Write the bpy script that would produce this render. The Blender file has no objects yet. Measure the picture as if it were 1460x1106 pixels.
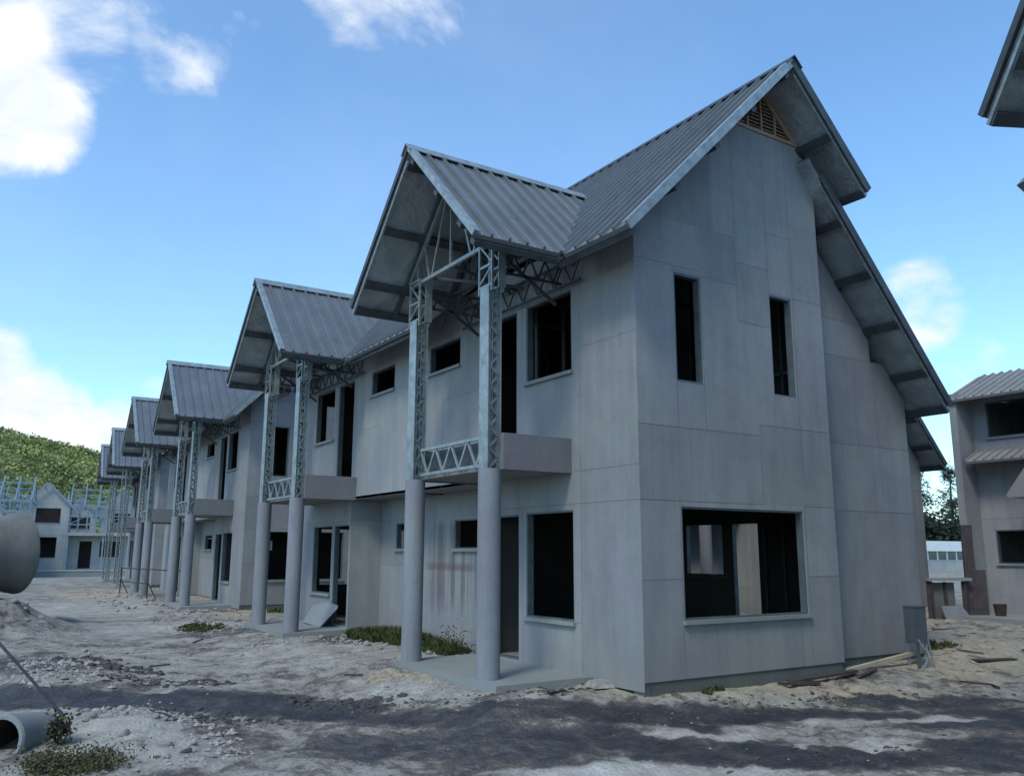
import bpy, math, random
from mathutils import Vector, Matrix, noise
R = math.radians
random.seed(7)
sc = bpy.context.scene
COL = sc.collection

# ------------------------------------------------------------------ helpers
class MB:
    def __init__(s): s.v=[]; s.f=[]; s.m=[]; s.t=[]
    def quad(s, pts, m=0, t=.5):
        n=len(s.v); s.v+= [tuple(p) for p in pts]; s.f.append(tuple(range(n,n+len(pts)))); s.m.append(m); s.t.append(t)
    def hexa(s, c, m=0, t=.5):          # c: 8 corners bottom 0-3 ccw, top 4-7
        n=len(s.v); s.v+=[tuple(p) for p in c]
        for q in ((0,3,2,1),(4,5,6,7),(0,1,5,4),(1,2,6,5),(2,3,7,6),(3,0,4,7)):
            s.f.append(tuple(n+i for i in q)); s.m.append(m); s.t.append(t)
    def box(s,x0,x1,y0,y1,z0,z1,m=0,t=.5):
        s.hexa([(x0,y0,z0),(x1,y0,z0),(x1,y1,z0),(x0,y1,z0),(x0,y0,z1),(x1,y0,z1),(x1,y1,z1),(x0,y1,z1)],m,t)
    def beam(s,p,q,w,h,m=0,up=(0,0,1)):
        p=Vector(p);q=Vector(q);d=(q-p).normalized();u=Vector(up)
        if abs(d.dot(u))>.98:u=Vector((1,0,0))
        a=d.cross(u).normalized()*w/2;b=a.cross(d).normalized()*h/2
        s.hexa([p-a-b,p+a-b,q+a-b,q-a-b,p-a+b,p+a+b,q+a+b,q-a+b],m)
    def tube(s,p,q,r,n=16,r2=None,m=0,caps=True):
        p=Vector(p);q=Vector(q);d=(q-p).normalized();r2=r if r2 is None else r2
        u=Vector((0,0,1)) if abs(d.z)<.95 else Vector((1,0,0))
        a=d.cross(u).normalized();b=a.cross(d).normalized();k=len(s.v)
        for c,rr in ((p,r),(q,r2)):
            for i in range(n):
                t=2*math.pi*i/n; s.v.append(tuple(c+a*rr*math.cos(t)+b*rr*math.sin(t)))
        for i in range(n):
            j=(i+1)%n; s.f.append((k+j,k+i,k+n+i,k+n+j)); s.m.append(m); s.t.append(.5)
        if caps:
            s.f.append(tuple(k+i for i in range(n)));s.m.append(m);s.t.append(.5)
            s.f.append(tuple(k+n+i for i in reversed(range(n))));s.m.append(m);s.t.append(.5)
    def build(s,name,mats,parent=None,smooth=False,smooth_angle=None):
        me=bpy.data.meshes.new(name); me.from_pydata(s.v,[],s.f); me.update()
        if not isinstance(mats,(list,tuple)): mats=[mats]
        for x in mats: me.materials.append(x)
        me.polygons.foreach_set('material_index',s.m)
        at=me.attributes.new('tint','FLOAT','FACE'); at.data.foreach_set('value',s.t)
        if smooth: me.polygons.foreach_set('use_smooth',[True]*len(s.f))
        if smooth_angle: me.polygons.foreach_set('use_smooth',[True]*len(s.f)); me.set_sharp_from_angle(angle=R(smooth_angle))
        o=bpy.data.objects.new(name,me); COL.objects.link(o)
        if parent: o.parent=parent
        return o

def tag(o,label=None,cat=None,group=None,kind=None):
    if label:o['label']=label
    if cat:o['category']=cat
    if group:o['group']=group
    if kind:o['kind']=kind
    return o
def empty(name,loc=(0,0,0),rz=0):
    o=bpy.data.objects.new(name,None); o.empty_display_size=.3; o.location=loc; o.rotation_euler=(0,0,rz); COL.objects.link(o); return o
def copy_tree(o,parent=None):
    c=o.copy(); COL.objects.link(c); c.parent=parent
    for ch in list(o.children): copy_tree(ch,c)
    return c

# ------------------------------------------------------------------ materials
def mat(name):
    m=bpy.data.materials.new(name); m.use_nodes=True; nt=m.node_tree
    return m,nt,nt.nodes['Principled BSDF']
def N(nt,t,**k):
    n=nt.nodes.new(t)
    for a,b in k.items():
        if a.startswith('i_'):
            key=a[2:]; n.inputs[int(key) if key.isdigit() else key.replace('_',' ')].default_value=b
        else: setattr(n,a,b)
    return n
def ramp(nt,src,stops,interp='LINEAR'):
    r=N(nt,'ShaderNodeValToRGB'); cr=r.color_ramp; cr.interpolation=interp
    while len(cr.elements)<len(stops): cr.elements.new(.5)
    for e,(p,c) in zip(cr.elements,stops):
        e.position=p; e.color=(c,c,c,1) if isinstance(c,(int,float)) else (*c,1)
    nt.links.new(src,r.inputs[0]); return r.outputs[0]
def coords(nt,scale=(1,1,1),src='Object'):
    tc=N(nt,'ShaderNodeTexCoord'); mp=N(nt,'ShaderNodeMapping'); mp.inputs['Scale'].default_value=scale
    nt.links.new(tc.outputs[src],mp.inputs[0]); return mp.outputs[0]
def noi(nt,vec,scale,detail=5,rough=.6,dist=0):
    n=N(nt,'ShaderNodeTexNoise'); n.inputs['Scale'].default_value=scale; n.inputs['Detail'].default_value=detail
    n.inputs['Roughness'].default_value=rough; n.inputs['Distortion'].default_value=dist
    nt.links.new(vec,n.inputs['Vector']); return n.outputs['Fac']
def math_(nt,op,a,b=None,c=None):
    n=N(nt,'ShaderNodeMath',operation=op)
    for i,x in enumerate((a,b,c)):
        if x is None: continue
        if isinstance(x,(int,float)): n.inputs[i].default_value=x
        else: nt.links.new(x,n.inputs[i])
    return n.outputs[0]
def mixc(nt,f,a,b,bt='MIX'):
    n=N(nt,'ShaderNodeMix',data_type='RGBA',blend_type=bt)
    for i,x in ((0,f),(6,a),(7,b)):
        if isinstance(x,(int,float)): n.inputs[i].default_value=x
        elif isinstance(x,tuple): n.inputs[i].default_value=(*x,1)
        else: nt.links.new(x,n.inputs[i])
    return n.outputs[2]
def bump(nt,b,h,strength=.3,dist=.02):
    n=N(nt,'ShaderNodeBump'); n.inputs['Strength'].default_value=strength; n.inputs['Distance'].default_value=dist
    nt.links.new(h,n.inputs['Height']); nt.links.new(n.outputs[0],b.inputs['Normal'])

def board_mat(name,base,streak=1.0,stain=False):
    m,nt,b=mat(name)
    v=coords(nt); vs=coords(nt,(4.2,4.2,.5))
    at=N(nt,'ShaderNodeAttribute',attribute_name='tint')
    big=noi(nt,v,.55,4,.6); st=noi(nt,vs,1.0,5,.65); fine=noi(nt,v,28,3,.7); mid=noi(nt,v,3.2,6,.7,.4)
    a=math_(nt,'MULTIPLY_ADD',at.outputs['Fac'],.15,.80)
    a=math_(nt,'MULTIPLY',a,ramp(nt,big,[(.3,.87),(.7,1.08)]))
    a=math_(nt,'MULTIPLY',a,ramp(nt,st,[(.3,1-.13*streak),(.5,1.0),(.72,1+.10*streak)]))
    a=math_(nt,'MULTIPLY',a,ramp(nt,mid,[(.3,.91),(.5,1.0),(.7,1.06)]))
    a=math_(nt,'MULTIPLY',a,ramp(nt,fine,[(.3,.94),(.7,1.05)]))
    # run-off drips that start under some joints and sills
    dv=coords(nt,(16,16,.22)); dr=noi(nt,dv,1.0,4,.7); dm=noi(nt,v,.9,3,.6)
    drip=math_(nt,'MULTIPLY',ramp(nt,dr,[(.56,0),(.66,1)]),ramp(nt,dm,[(.48,0),(.62,1)]))
    col=mixc(nt,ramp(nt,noi(nt,v,1.1,3,.5),[(.35,0),(.65,1)]),base,(base[0]*1.0,base[1]*1.04,base[2]*.96))
    mul=N(nt,'ShaderNodeVectorMath',operation='SCALE'); nt.links.new(col,mul.inputs[0]); nt.links.new(a,mul.inputs['Scale'])
    c2=mixc(nt,math_(nt,'MULTIPLY',drip,.28*streak),mul.outputs[0],(.10,.10,.11))
    # screw heads and filler dabs in rows along the studs
    if stain:
        tc=N(nt,'ShaderNodeTexCoord'); sx=N(nt,'ShaderNodeSeparateXYZ'); nt.links.new(tc.outputs['Object'],sx.inputs[0])
        def band(o,a,b1,c,d):
            m1=N(nt,'ShaderNodeMapRange',interpolation_type='SMOOTHSTEP'); m1.inputs['From Min'].default_value=a; m1.inputs['From Max'].default_value=b1; nt.links.new(o,m1.inputs['Value'])
            m2=N(nt,'ShaderNodeMapRange',interpolation_type='SMOOTHSTEP'); m2.inputs['From Min'].default_value=c; m2.inputs['From Max'].default_value=d; m2.inputs['To Min'].default_value=1; m2.inputs['To Max'].default_value=0; nt.links.new(o,m2.inputs['Value'])
            return math_(nt,'MULTIPLY',m1.outputs[0],m2.outputs[0])
        box=math_(nt,'MULTIPLY',math_(nt,'MULTIPLY',band(sx.outputs['Y'],4.3,4.8,6.3,6.9),band(sx.outputs['Z'],.5,1.1,2.1,2.3)),band(sx.outputs['X'],.6,.62,.7,.72))
        run=ramp(nt,noi(nt,coords(nt,(9,9,.25)),1,3,.6),[(.46,0),(.58,1)])
        c2=mixc(nt,math_(nt,'MULTIPLY',math_(nt,'MULTIPLY',box,run),.6),c2,(.075,.062,.06))
        bandl=math_(nt,'MULTIPLY',math_(nt,'MULTIPLY',band(sx.outputs['Y'],4.6,5.0,6.2,6.6),band(sx.outputs['Z'],1.36,1.42,1.46,1.56)),band(sx.outputs['X'],.6,.62,.7,.72))
        c2=mixc(nt,math_(nt,'MULTIPLY',bandl,.55),c2,(.10,.065,.06))
        low=math_(nt,'MULTIPLY',band(sx.outputs['Z'],-.5,-.4,.32,.75),ramp(nt,mid,[(.35,0),(.65,1)]))
        c2=mixc(nt,math_(nt,'MULTIPLY',low,.35),c2,(.20,.18,.15))
    nt.links.new(c2,b.inputs['Base Color']); b.inputs['Roughness'].default_value=.88
    bump(nt,b,fine,.12,.01)
    return m
M={}
M['board']=board_mat('fibre_cement_board',(.275,.280,.300),1.0,True)
M['fascia_board']=board_mat('fascia_board',(.185,.182,.205),.6)
M['column_concrete']=board_mat('column_concrete',(.24,.25,.285),.9)
M['plinth']=board_mat('plinth_concrete',(.12,.13,.125),.8)
M['slab']=board_mat('slab_concrete',(.25,.265,.27),.3)
M['culvert']=board_mat('culvert_concrete',(.16,.16,.155),1.6)
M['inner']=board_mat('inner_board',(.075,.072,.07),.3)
M['pale_board']=board_mat('pale_board',(.42,.43,.43),.3)
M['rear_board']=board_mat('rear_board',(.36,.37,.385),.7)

def simple(name,col,rough=.7,metal=0,var=.25,scale=6,sx=(1,1,1),bmp=0):
    m,nt,b=mat(name); v=coords(nt,sx); n=noi(nt,v,scale,5,.65)
    f=ramp(nt,n,[(.3,1-var),(.7,1+var)])
    s=N(nt,'ShaderNodeVectorMath',operation='SCALE'); s.inputs[0].default_value=col; nt.links.new(f,s.inputs['Scale'])
    nt.links.new(s.outputs[0],b.inputs['Base Color']); b.inputs['Roughness'].default_value=rough; b.inputs['Metallic'].default_value=metal
    if bmp: bump(nt,b,n,bmp,.03)
    return m
M['joint']=simple('dark_joint',(.15,.15,.165),.9)
def roof_mat():
    m,nt,b=mat('ribbed_steel_sheet'); v=coords(nt); n=noi(nt,v,1.3,6,.65); s=noi(nt,coords(nt,(6,6,6)),1,4,.7)
    f=math_(nt,'MULTIPLY',ramp(nt,n,[(.3,.86),(.7,1.12)]),ramp(nt,s,[(.3,.92),(.7,1.08)]))
    g=N(nt,'ShaderNodeVectorMath',operation='SCALE'); g.inputs[0].default_value=(.172,.190,.200); nt.links.new(f,g.inputs['Scale'])
    nt.links.new(g.outputs[0],b.inputs['Base Color']); b.inputs['Metallic'].default_value=.4; b.inputs['Roughness'].default_value=.45
    return m
M['roof']=roof_mat()
M['roof_pale']=simple('pale_roof_sheet',(.27,.265,.25),.6,.2,.12,2)
M['zinc']=simple('galvanised_steel',(.30,.345,.35),.45,.5,.3,7)
M['zinc_mid']=simple('galvanised_lattice_steel',(.20,.235,.24),.5,.45,.3,7)
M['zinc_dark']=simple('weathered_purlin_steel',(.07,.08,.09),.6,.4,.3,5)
M['zinc_blue']=simple('galvanised_framing',(.20,.26,.31),.5,.4,.2,4)
def foil_mat():
    m,nt,b=mat('foil_insulation'); v=coords(nt); n=noi(nt,v,2.2,4,.55,.8); n2=noi(nt,v,14,4,.7,.6)
    nt.links.new(ramp(nt,n,[(.3,(.27,.30,.325)),(.55,(.42,.46,.49)),(.75,(.58,.62,.66))]),b.inputs['Base Color'])
    b.inputs['Metallic'].default_value=.55; b.inputs['Roughness'].default_value=.42
    bump(nt,b,math_(nt,'ADD',n,math_(nt,'MULTIPLY',n2,.4)),.7,.05); return m
M['foil']=foil_mat()
M['timber']=simple('louvre_timber',(.36,.24,.165),.75,0,.25,8,(1,1,6))
M['board_timber']=simple('weathered_timber',(.055,.045,.045),.85,0,.35,6)
M['pale_timber']=simple('pale_timber',(.42,.38,.27),.8,0,.2,6)
M['rust']=simple('rusty_steel',(.055,.035,.03),.8,.3,.4,10)
M['rust_in']=simple('rusty_pipe_inside',(.05,.03,.022),.9,0,.4,10)
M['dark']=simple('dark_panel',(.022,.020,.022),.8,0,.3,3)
M['cabinet']=simple('cabinet_grey',(.075,.088,.10),.6,.1,.2,4)
M['white_paint']=simple('white_paint',(.72,.74,.74),.6,0,.08,2)
M['glass']=simple('dark_glass',(.05,.08,.09),.1,0,.1,2)
M['rock']=simple('limestone_rock',(.27,.26,.24),.95,0,.4,7,bmp=.5)
M['paper']=simple('paper_notice',(.7,.7,.66),.8,0,.05,3)

def leaf_mat(name,a,b_,scale=1.5):
    m,nt,b=mat(name); v=coords(nt,(1,1,1)); n=noi(nt,v,scale,4,.7)
    at=N(nt,'ShaderNodeAttribute',attribute_name='tint')
    f=math_(nt,'ADD',math_(nt,'MULTIPLY',n,.6),math_(nt,'MULTIPLY',at.outputs['Fac'],.5))
    nt.links.new(ramp(nt,f,[(.3,a),(.75,b_)]),b.inputs['Base Color']); b.inputs['Roughness'].default_value=.8
    b.inputs['Specular IOR Level'].default_value=.2
    return m
M['grass']=leaf_mat('grass_blades',(.020,.034,.012),(.075,.095,.03),3)
M['weed']=leaf_mat('weed_leaves',(.022,.030,.014),(.095,.090,.035),5)
M['needle']=leaf_mat('needle_foliage',(.012,.022,.018),(.04,.06,.045),2)
M['bush']=leaf_mat('dense_bush_leaves',(.008,.014,.010),(.025,.035,.02),2)
M['forest']=leaf_mat('hill_foliage',(.10,.13,.05),(.36,.39,.14),.03)
M['bark']=simple('bark',(.08,.065,.055),.9,0,.3,8)
M['hill_soil']=simple('hill_soil',(.16,.19,.06),.95,0,.3,.08)

def ground_mat():
    m,nt,b=mat('coral_gravel_ground'); v=coords(nt)
    at=N(nt,'ShaderNodeAttribute',attribute_name='wet'); tn=N(nt,'ShaderNodeAttribute',attribute_name='tan')
    warp=noi(nt,v,1.6,8,.72,.6); n2=noi(nt,v,7,6,.75,.3); n3=noi(nt,v,45,4,.8); n4=noi(nt,v,.35,4,.6)
    vo=N(nt,'ShaderNodeTexVoronoi'); vo.inputs['Scale'].default_value=24; nt.links.new(v,vo.inputs['Vector'])
    vo2=N(nt,'ShaderNodeTexVoronoi'); vo2.inputs['Scale'].default_value=70; nt.links.new(v,vo2.inputs['Vector'])
    f=math_(nt,'ADD',at.outputs['Fac'],math_(nt,'MULTIPLY',math_(nt,'SUBTRACT',warp,.5),2.3))
    f=math_(nt,'ADD',f,math_(nt,'MULTIPLY',math_(nt,'SUBTRACT',n2,.5),1.5))
    f=math_(nt,'MULTIPLY_ADD',f,.5,.5)
    base=ramp(nt,f,[(.0,(.020,.022,.025)),(.22,(.045,.046,.050)),(.36,(.085,.085,.086)),(.48,(.17,.166,.158)),(.60,(.30,.293,.27)),(.74,(.40,.392,.362)),(1.0,(.60,.59,.56))])
    tf=math_(nt,'MULTIPLY',math_(nt,'ADD',tn.outputs['Fac'],math_(nt,'MULTIPLY',math_(nt,'SUBTRACT',n2,.5),.8)),ramp(nt,f,[(.36,0),(.5,1)]))
    tf=math_(nt,'MINIMUM',math_(nt,'MAXIMUM',tf,0),1)
    base=mixc(nt,tf,base,ramp(nt,n2,[(.3,(.30,.255,.175)),(.7,(.52,.46,.34))]))
    g=math_(nt,'MULTIPLY',ramp(nt,vo.outputs['Distance'],[(0,1.08),(.5,.92)]),ramp(nt,vo2.outputs['Distance'],[(0,1.06),(.55,.93)]))
    g=math_(nt,'MULTIPLY',g,ramp(nt,n3,[(.3,.84),(.7,1.15)]))
    # brown rims where the damp soil dries out
    rim=ramp(nt,f,[(.34,0),(.43,.9),(.52,0)])
    base=mixc(nt,math_(nt,'MULTIPLY',rim,.6),base,(.115,.085,.055))
    s=N(nt,'ShaderNodeVectorMath',operation='SCALE'); nt.links.new(base,s.inputs[0]); nt.links.new(g,s.inputs['Scale'])
    nt.links.new(s.outputs[0],b.inputs['Base Color'])
    nt.links.new(ramp(nt,f,[(.15,.62),(.5,.95)]),b.inputs['Roughness'])
    h=math_(nt,'ADD',math_(nt,'MULTIPLY',n2,.6),math_(nt,'ADD',math_(nt,'MULTIPLY',vo.outputs['Distance'],-.25),math_(nt,'MULTIPLY',n3,.25)))
    bump(nt,b,h,.9,.06)
    return m
M['ground']=ground_mat()

# ------------------------------------------------------------------ ground shape
def sst(a,b,x):
    t=max(0,min(1,(x-a)/(b-a))); return t*t*(3-2*t)
MOUNDS=[(-4.9,6.3,.9,1.3,.16),(-5.35,4.7,.6,.5,.12),(-5.0,1.7,.55,1.0,.15),(-4.6,1.0,.5,.6,.07),(-5.9,11.8,1.25,1.8,.62),(-6.6,14.4,2.0,2.2,.55),
        (-3.1,4.6,1.2,.22,.05),(-.6,5.2,.7,.8,.05),(1.2,-.35,1.2,.25,.05),(3.9,-.3,.6,.4,.06)]
def gz(x,y,fine=True):
    z=0.04+.06*sst(4,20,y)-.5*sst(45,75,y)-1.0*sst(95,200,math.hypot(x,y))
    near=sst(-2.7,-1.3,x)*sst(-1.2,.6,y)*(1-sst(42,46,y))
    z+=near*(.15-.06*sst(4,20,y))
    z+=.16*sst(5.5,11,x)*(1-sst(60,90,x))
    for mx,my,sx,sy,h in MOUNDS:
        d=((x-mx)/sx)**2+((y-my)/sy)**2
        if d<9: z+=h*math.exp(-d)*(1+.5*noise.noise(Vector((x*2.3,y*2.3,3))))
    if fine and abs(x)<16 and abs(y)<30:
        p=Vector((x,y,0)); k=1-sst(-.2,.3,x)*sst(-.1,.15,y)*(1-sst(5.6,6.0,x))
        z+=k*(.04*noise.fractal(p*.9,1,2,4)+(.03-.018*sst(2,7,y))*noise.fractal(p*4.5+Vector((9,3,1)),.9,2,4))
    return z
PATCH=[(-5.42,3.94,.79,-.5,.04,.48,-1),(-3.93,3.18,1.34,-.84,.11,.5,-1),(-2.97,1.74,.56,-.35,.15,.4,-1),(-3.73,2.46,.77,-.48,.09,.35,-.9),(-4.48,1.32,.33,-.2,.11,.52,-.8),(-2.1,.55,.89,-.56,.16,.29,-.8),(-.94,0,.54,-.34,.2,.28,-.7),(-2.1,-.75,1.5,-.95,.40,.60,-.6),(.09,-.74,.97,-.6,.22,.22,-1),(1.45,-1.22,.81,-.51,.24,.18,-1),(3.1,-1.38,.81,-.51,.32,.19,-.9),(2.64,-2.33,.73,-.46,.62,.33,-.9),(.09,-2.71,1.27,-.81,.35,.24,-1),(-.63,-1.86,.92,-.58,.24,.23,-.9),(-1.38,-.99,.64,-.4,.19,.23,-.8),(1.08,-3.03,.46,-.28,.53,.29,-.9),
(-.41,-1.24,.42,-.27,.16,.16,1.3),(.68,-2.35,.29,-.19,.16,.11,1.3),(-.01,-1.95,.16,-.1,.07,.06,1),(-1.93,-1.85,.6,-.38,.18,.22,1.2),(-1.08,-2.49,.41,-.26,.17,.15,1),(2.09,-1.99,.36,-.23,.18,.11,.8),(-.63,-1.1,.17,-.1,.11,.11,1),(-1.87,5.84,2.35,-1.45,.34,1.01,.5),(-1.72,1.92,.55,-.34,.2,.4,.9),(-1.02,1.2,.6,-.38,.2,.32,.5),(-2.4,11.6,1.46,-.88,.34,1.64,.8),(-3.17,19.46,1.8,-1.06,.44,3.81,.7),(-5.18,6.93,.67,-.42,.09,1.2,-.5),(-.21,17.71,.99,-.59,.43,1.77,-.3),(-.38,7.25,.63,-.38,.22,.53,-.4),(-1.05,9.9,1.88,-1.14,.22,.71,-.3),
(6.69,.56,1.12,-.69,2.19,1.29,2),(1.93,-.06,1.57,-.98,.33,.29,2),(.3,.96,.42,-.27,.27,.33,2),(10.69,3.67,1.28,-.78,1.22,.77,2),(-.4,14.83,.89,-.53,.37,1.39,2),(-1.65,2.81,.45,-.27,.15,.32,2),(-1.57,27.23,1.71,-.99,.44,3.19,2),(.43,.02,.79,-.49,.15,.17,2),(1.1,23.04,1.21,-.7,.43,1.73,2),(-4.91,.91,.5,-.32,.12,.73,.9),(-4.14,.93,.32,-.2,.1,.37,-.3),(-.9,1.7,.42,-.27,.14,.22,-.5),(3.1,.35,.94,-.58,.26,.21,-.3)]
def soil(x,y):
    wet=.10; tan=.16+.25*sst(-1.5,2.5,x)*sst(-1.2,.2,y)
    q=Vector((x*1.1,y*1.1,0)); wx=x+.3*noise.noise(q*1.6)+.12*noise.noise(q*5); wy=y+.3*noise.noise(q*1.6+Vector((5,7,2)))+.12*noise.noise(q*5+Vector((3,1,2)))
    for cx,cy,ax,ay,bx,by,v in PATCH:
        dx=wx-cx;dy=wy-cy;det=ax*by-ay*bx
        s=(dx*by-dy*bx)/det;t=(ax*dy-ay*dx)/det;d=s*s+t*t
        if d<2.6:
            w=1-sst(.3,2.0,d)
            if v>1.5: tan=max(tan,w)
            else: wet=wet*(1-w)+(v*.88 if v<0 else v*.7)*w*.8
    if y>16: tan=max(tan,.22)
    return wet,tan
def axis(a,b,fa,fb,st,far):
    out=[];x=fa
    while x<fb: out.append(x);x+=st
    s=st;x=fb
    while x<b: out.append(x); s*=1.22; x+=s
    out.append(b); s=st;x=fa-st; pre=[]
    while x>a: pre.append(x); s*=1.22; x-=s
    pre.append(a); return pre[::-1]+out
xs=axis(-600,900,-7,5,.055,0); ys=axis(-300,900,-4.5,9,.055,0)
gv=[];wet=[];tan=[]
for y in ys:
    for x in xs:
        gv.append((x,y,gz(x,y))); w,t=soil(x,y); wet.append(w);tan.append(t)
nx=len(xs); gf=[(j*nx+i,j*nx+i+1,(j+1)*nx+i+1,(j+1)*nx+i) for j in range(len(ys)-1) for i in range(nx-1)]
me=bpy.data.meshes.new('ground'); me.from_pydata(gv,[],gf); me.update(); me.materials.append(M['ground'])
for nm,arr in (('wet',wet),('tan',tan)):
    at=me.attributes.new(nm,'FLOAT','POINT'); at.data.foreach_set('value',arr)
me.polygons.foreach_set('use_smooth',[True]*len(gf))
g=bpy.data.objects.new('ground',me); COL.objects.link(g); tag(g,kind='structure')

# ------------------------------------------------------------------ house pieces
L=11.77; D=5.75; T=.09; ZB=.31
def clip(poly,hp):      # hp: list of (a,b,c) keep a*u+b*z<=c
    for a,b,c in hp:
        out=[];n=len(poly)
        for i in range(n):
            p=poly[i];q=poly[(i+1)%n];fp=a*p[0]+b*p[1]-c;fq=a*q[0]+b*q[1]-c
            if fp<=0: out.append(p)
            if (fp<0<fq) or (fq<0<fp):
                t=fp/(fp-fq); out.append((p[0]+t*(q[0]-p[0]),p[1]+t*(q[1]-p[1])))
        poly=out
        if len(poly)<3: return []
    return poly
def wall(mb,ax,pos,sgn,boards,holes,hp=(),t=T,inner=1,seam=True,rnd=random):
    """ax 'x': plane x=pos, u=y ; ax 'y': plane y=pos, u=x. sgn = outward direction. boards: (u0,u1,z0,z1)"""
    P=(lambda u,z,d=0:(pos-sgn*d,u,z)) if ax=='x' else (lambda u,z,d=0:(u,pos-sgn*d,z))
    flip=(ax=='x' and sgn<0) or (ax=='y' and sgn>0)
    def add(poly,d,m,tn,rev=False):
        pts=[P(u,z,d) for u,z in poly]
        if flip!=rev: pts=pts[::-1]
        mb.quad(pts,m,tn)
    def cells(r):
        us=sorted({r[0],r[1],*[h[k] for h in holes for k in (0,1) if r[0]<h[k]<r[1]]})
        zs=sorted({r[2],r[3],*[h[k] for h in holes for k in (2,3) if r[2]<h[k]<r[3]]})
        for a,b in zip(us,us[1:]):
            for c,d in zip(zs,zs[1:]):
                mu,mz=(a+b)/2,(c+d)/2
                if any(h[0]<mu<h[1] and h[2]<mz<h[3] for h in holes): continue
                q=clip([(a,c),(b,c),(b,d),(a,d)],hp)
                if q: yield q
    for r in boards:
        tn=rnd.random()
        for q in cells(r):
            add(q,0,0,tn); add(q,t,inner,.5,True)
    for h in holes:
        a,b,c,d=h
        for (p,q) in (((a,c),(b,c)),((b,c),(b,d)),((b,d),(a,d)),((a,d),(a,c))):
            pts=[P(*p),P(*q),P(*q,t),P(*p,t)]
            mb.quad(pts if flip else pts[::-1],0,.3)
    if seam:
        w=.004;done=set()
        U0=min(r[0] for r in boards);U1=max(r[1] for r in boards)
        for r in boards:
            for e in ((r[0]-w,r[0]+w,r[2],r[3]),(r[0],r[1],r[3]-w,r[3]+w)):
                if e[0]<U0 : continue
                if rnd.random()<.18: continue
                for q in cells(e): add(q,-.0015,2,.5)
def opening(parent,ax,pos,sgn,u0,u1,z0,z1,sill=True,name='window',frame=True):
    P=(lambda u0,u1,d0,d1,z0,z1:(min(pos-sgn*d0,pos-sgn*d1),max(pos-sgn*d0,pos-sgn*d1),u0,u1,z0,z1)) if ax=='x' else (lambda u0,u1,d0,d1,z0,z1:(u0,u1,min(pos-sgn*d0,pos-sgn*d1),max(pos-sgn*d0,pos-sgn*d1),z0,z1))
    mb=MB();w=.022;e=.002
    for r in ((u0+e,u0+w,.010,T+.012,z0+e,z1-e),(u1-w,u1-e,.010,T+.012,z0+e,z1-e),(u0+w,u1-w,.010,T+.012,z1-w,z1-e),(u0+w,u1-w,.010,T+.012,z0+e,z0+w)):
        mb.box(*P(*r))
    o=mb.build(name,M['zinc_frame'],parent)
    if sill:
        s=MB(); s.box(*P(u0-.03,u1+.03,-.045,.09,z0-.045,z0+.024-.0225)); s.build('sill',M['slab'],o)
    return o
M['zinc_frame']=simple('opening_frame_steel',(.12,.15,.16),.5,.45,.25,5)

def sheet(mt,mf,O,A,S,Nn,length,lo,hi,sp=.245,th=.055,close=True):
    """ribbed sheet. O origin on ridge line, A along ridge, S down-slope unit, Nn normal; lo/hi (s)-> distances down-slope"""
    O=Vector(O);A=Vector(A);S=Vector(S);Nn=Vector(Nn)
    prof=[];s=0.0
    while s<length-1e-6:
        for ds,h in ((0,0),(sp*.45,0),(sp*.45+.006,.006),(sp*.45+.02,.006),(sp*.45+.026,0),(sp-.036,0),(sp-.033,.042),(sp-.004,.042)):
            if s+ds<length: prof.append((s+ds,h))
        s+=sp
    prof.append((length,0))
    pts=[(O+A*s+S*lo(s)+Nn*h, O+A*s+S*hi(s)+Nn*h, O+A*s+S*lo(s)-Nn*th, O+A*s+S*hi(s)-Nn*th) for s,h in prof]
    up=A.cross(S).dot(Nn)>0
    for p,q in zip(pts,pts[1:]):
        a=[p[0],q[0],q[1],p[1]]; mt.quad(a[::-1] if up else a,0)
        b=[p[2],q[2],q[3],p[3]]; mf.quad(b if up else b[::-1],0)
        c=[p[1],q[1],q[3],p[3]]; mt.quad(c,0)

def smooth_rake(mb,a,b,outv,w=.15,th=.022,lip=.07):
    """barge flashing: vertical face plus top lip along the rake a->b, outv = outward unit"""
    a=Vector(a);b=Vector(b);o=Vector(outv);d=(b-a).normalized();n=Vector((0,0,1));n=(n-d*n.dot(d)).normalized()
    mb.hexa([a-n*w,b-n*w,b-n*w+o*th,a-n*w+o*th,a+n*.045,b+n*.045,b+n*.045+o*th,a+n*.045+o*th])
    mb.hexa([a-o*lip+n*.036,b-o*lip+n*.036,b-o*.002+n*.036,a-o*.002+n*.036,a-o*lip+n*.043,b-o*lip+n*.043,b-o*.002+n*.043,a-o*.002+n*.043])

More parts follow.
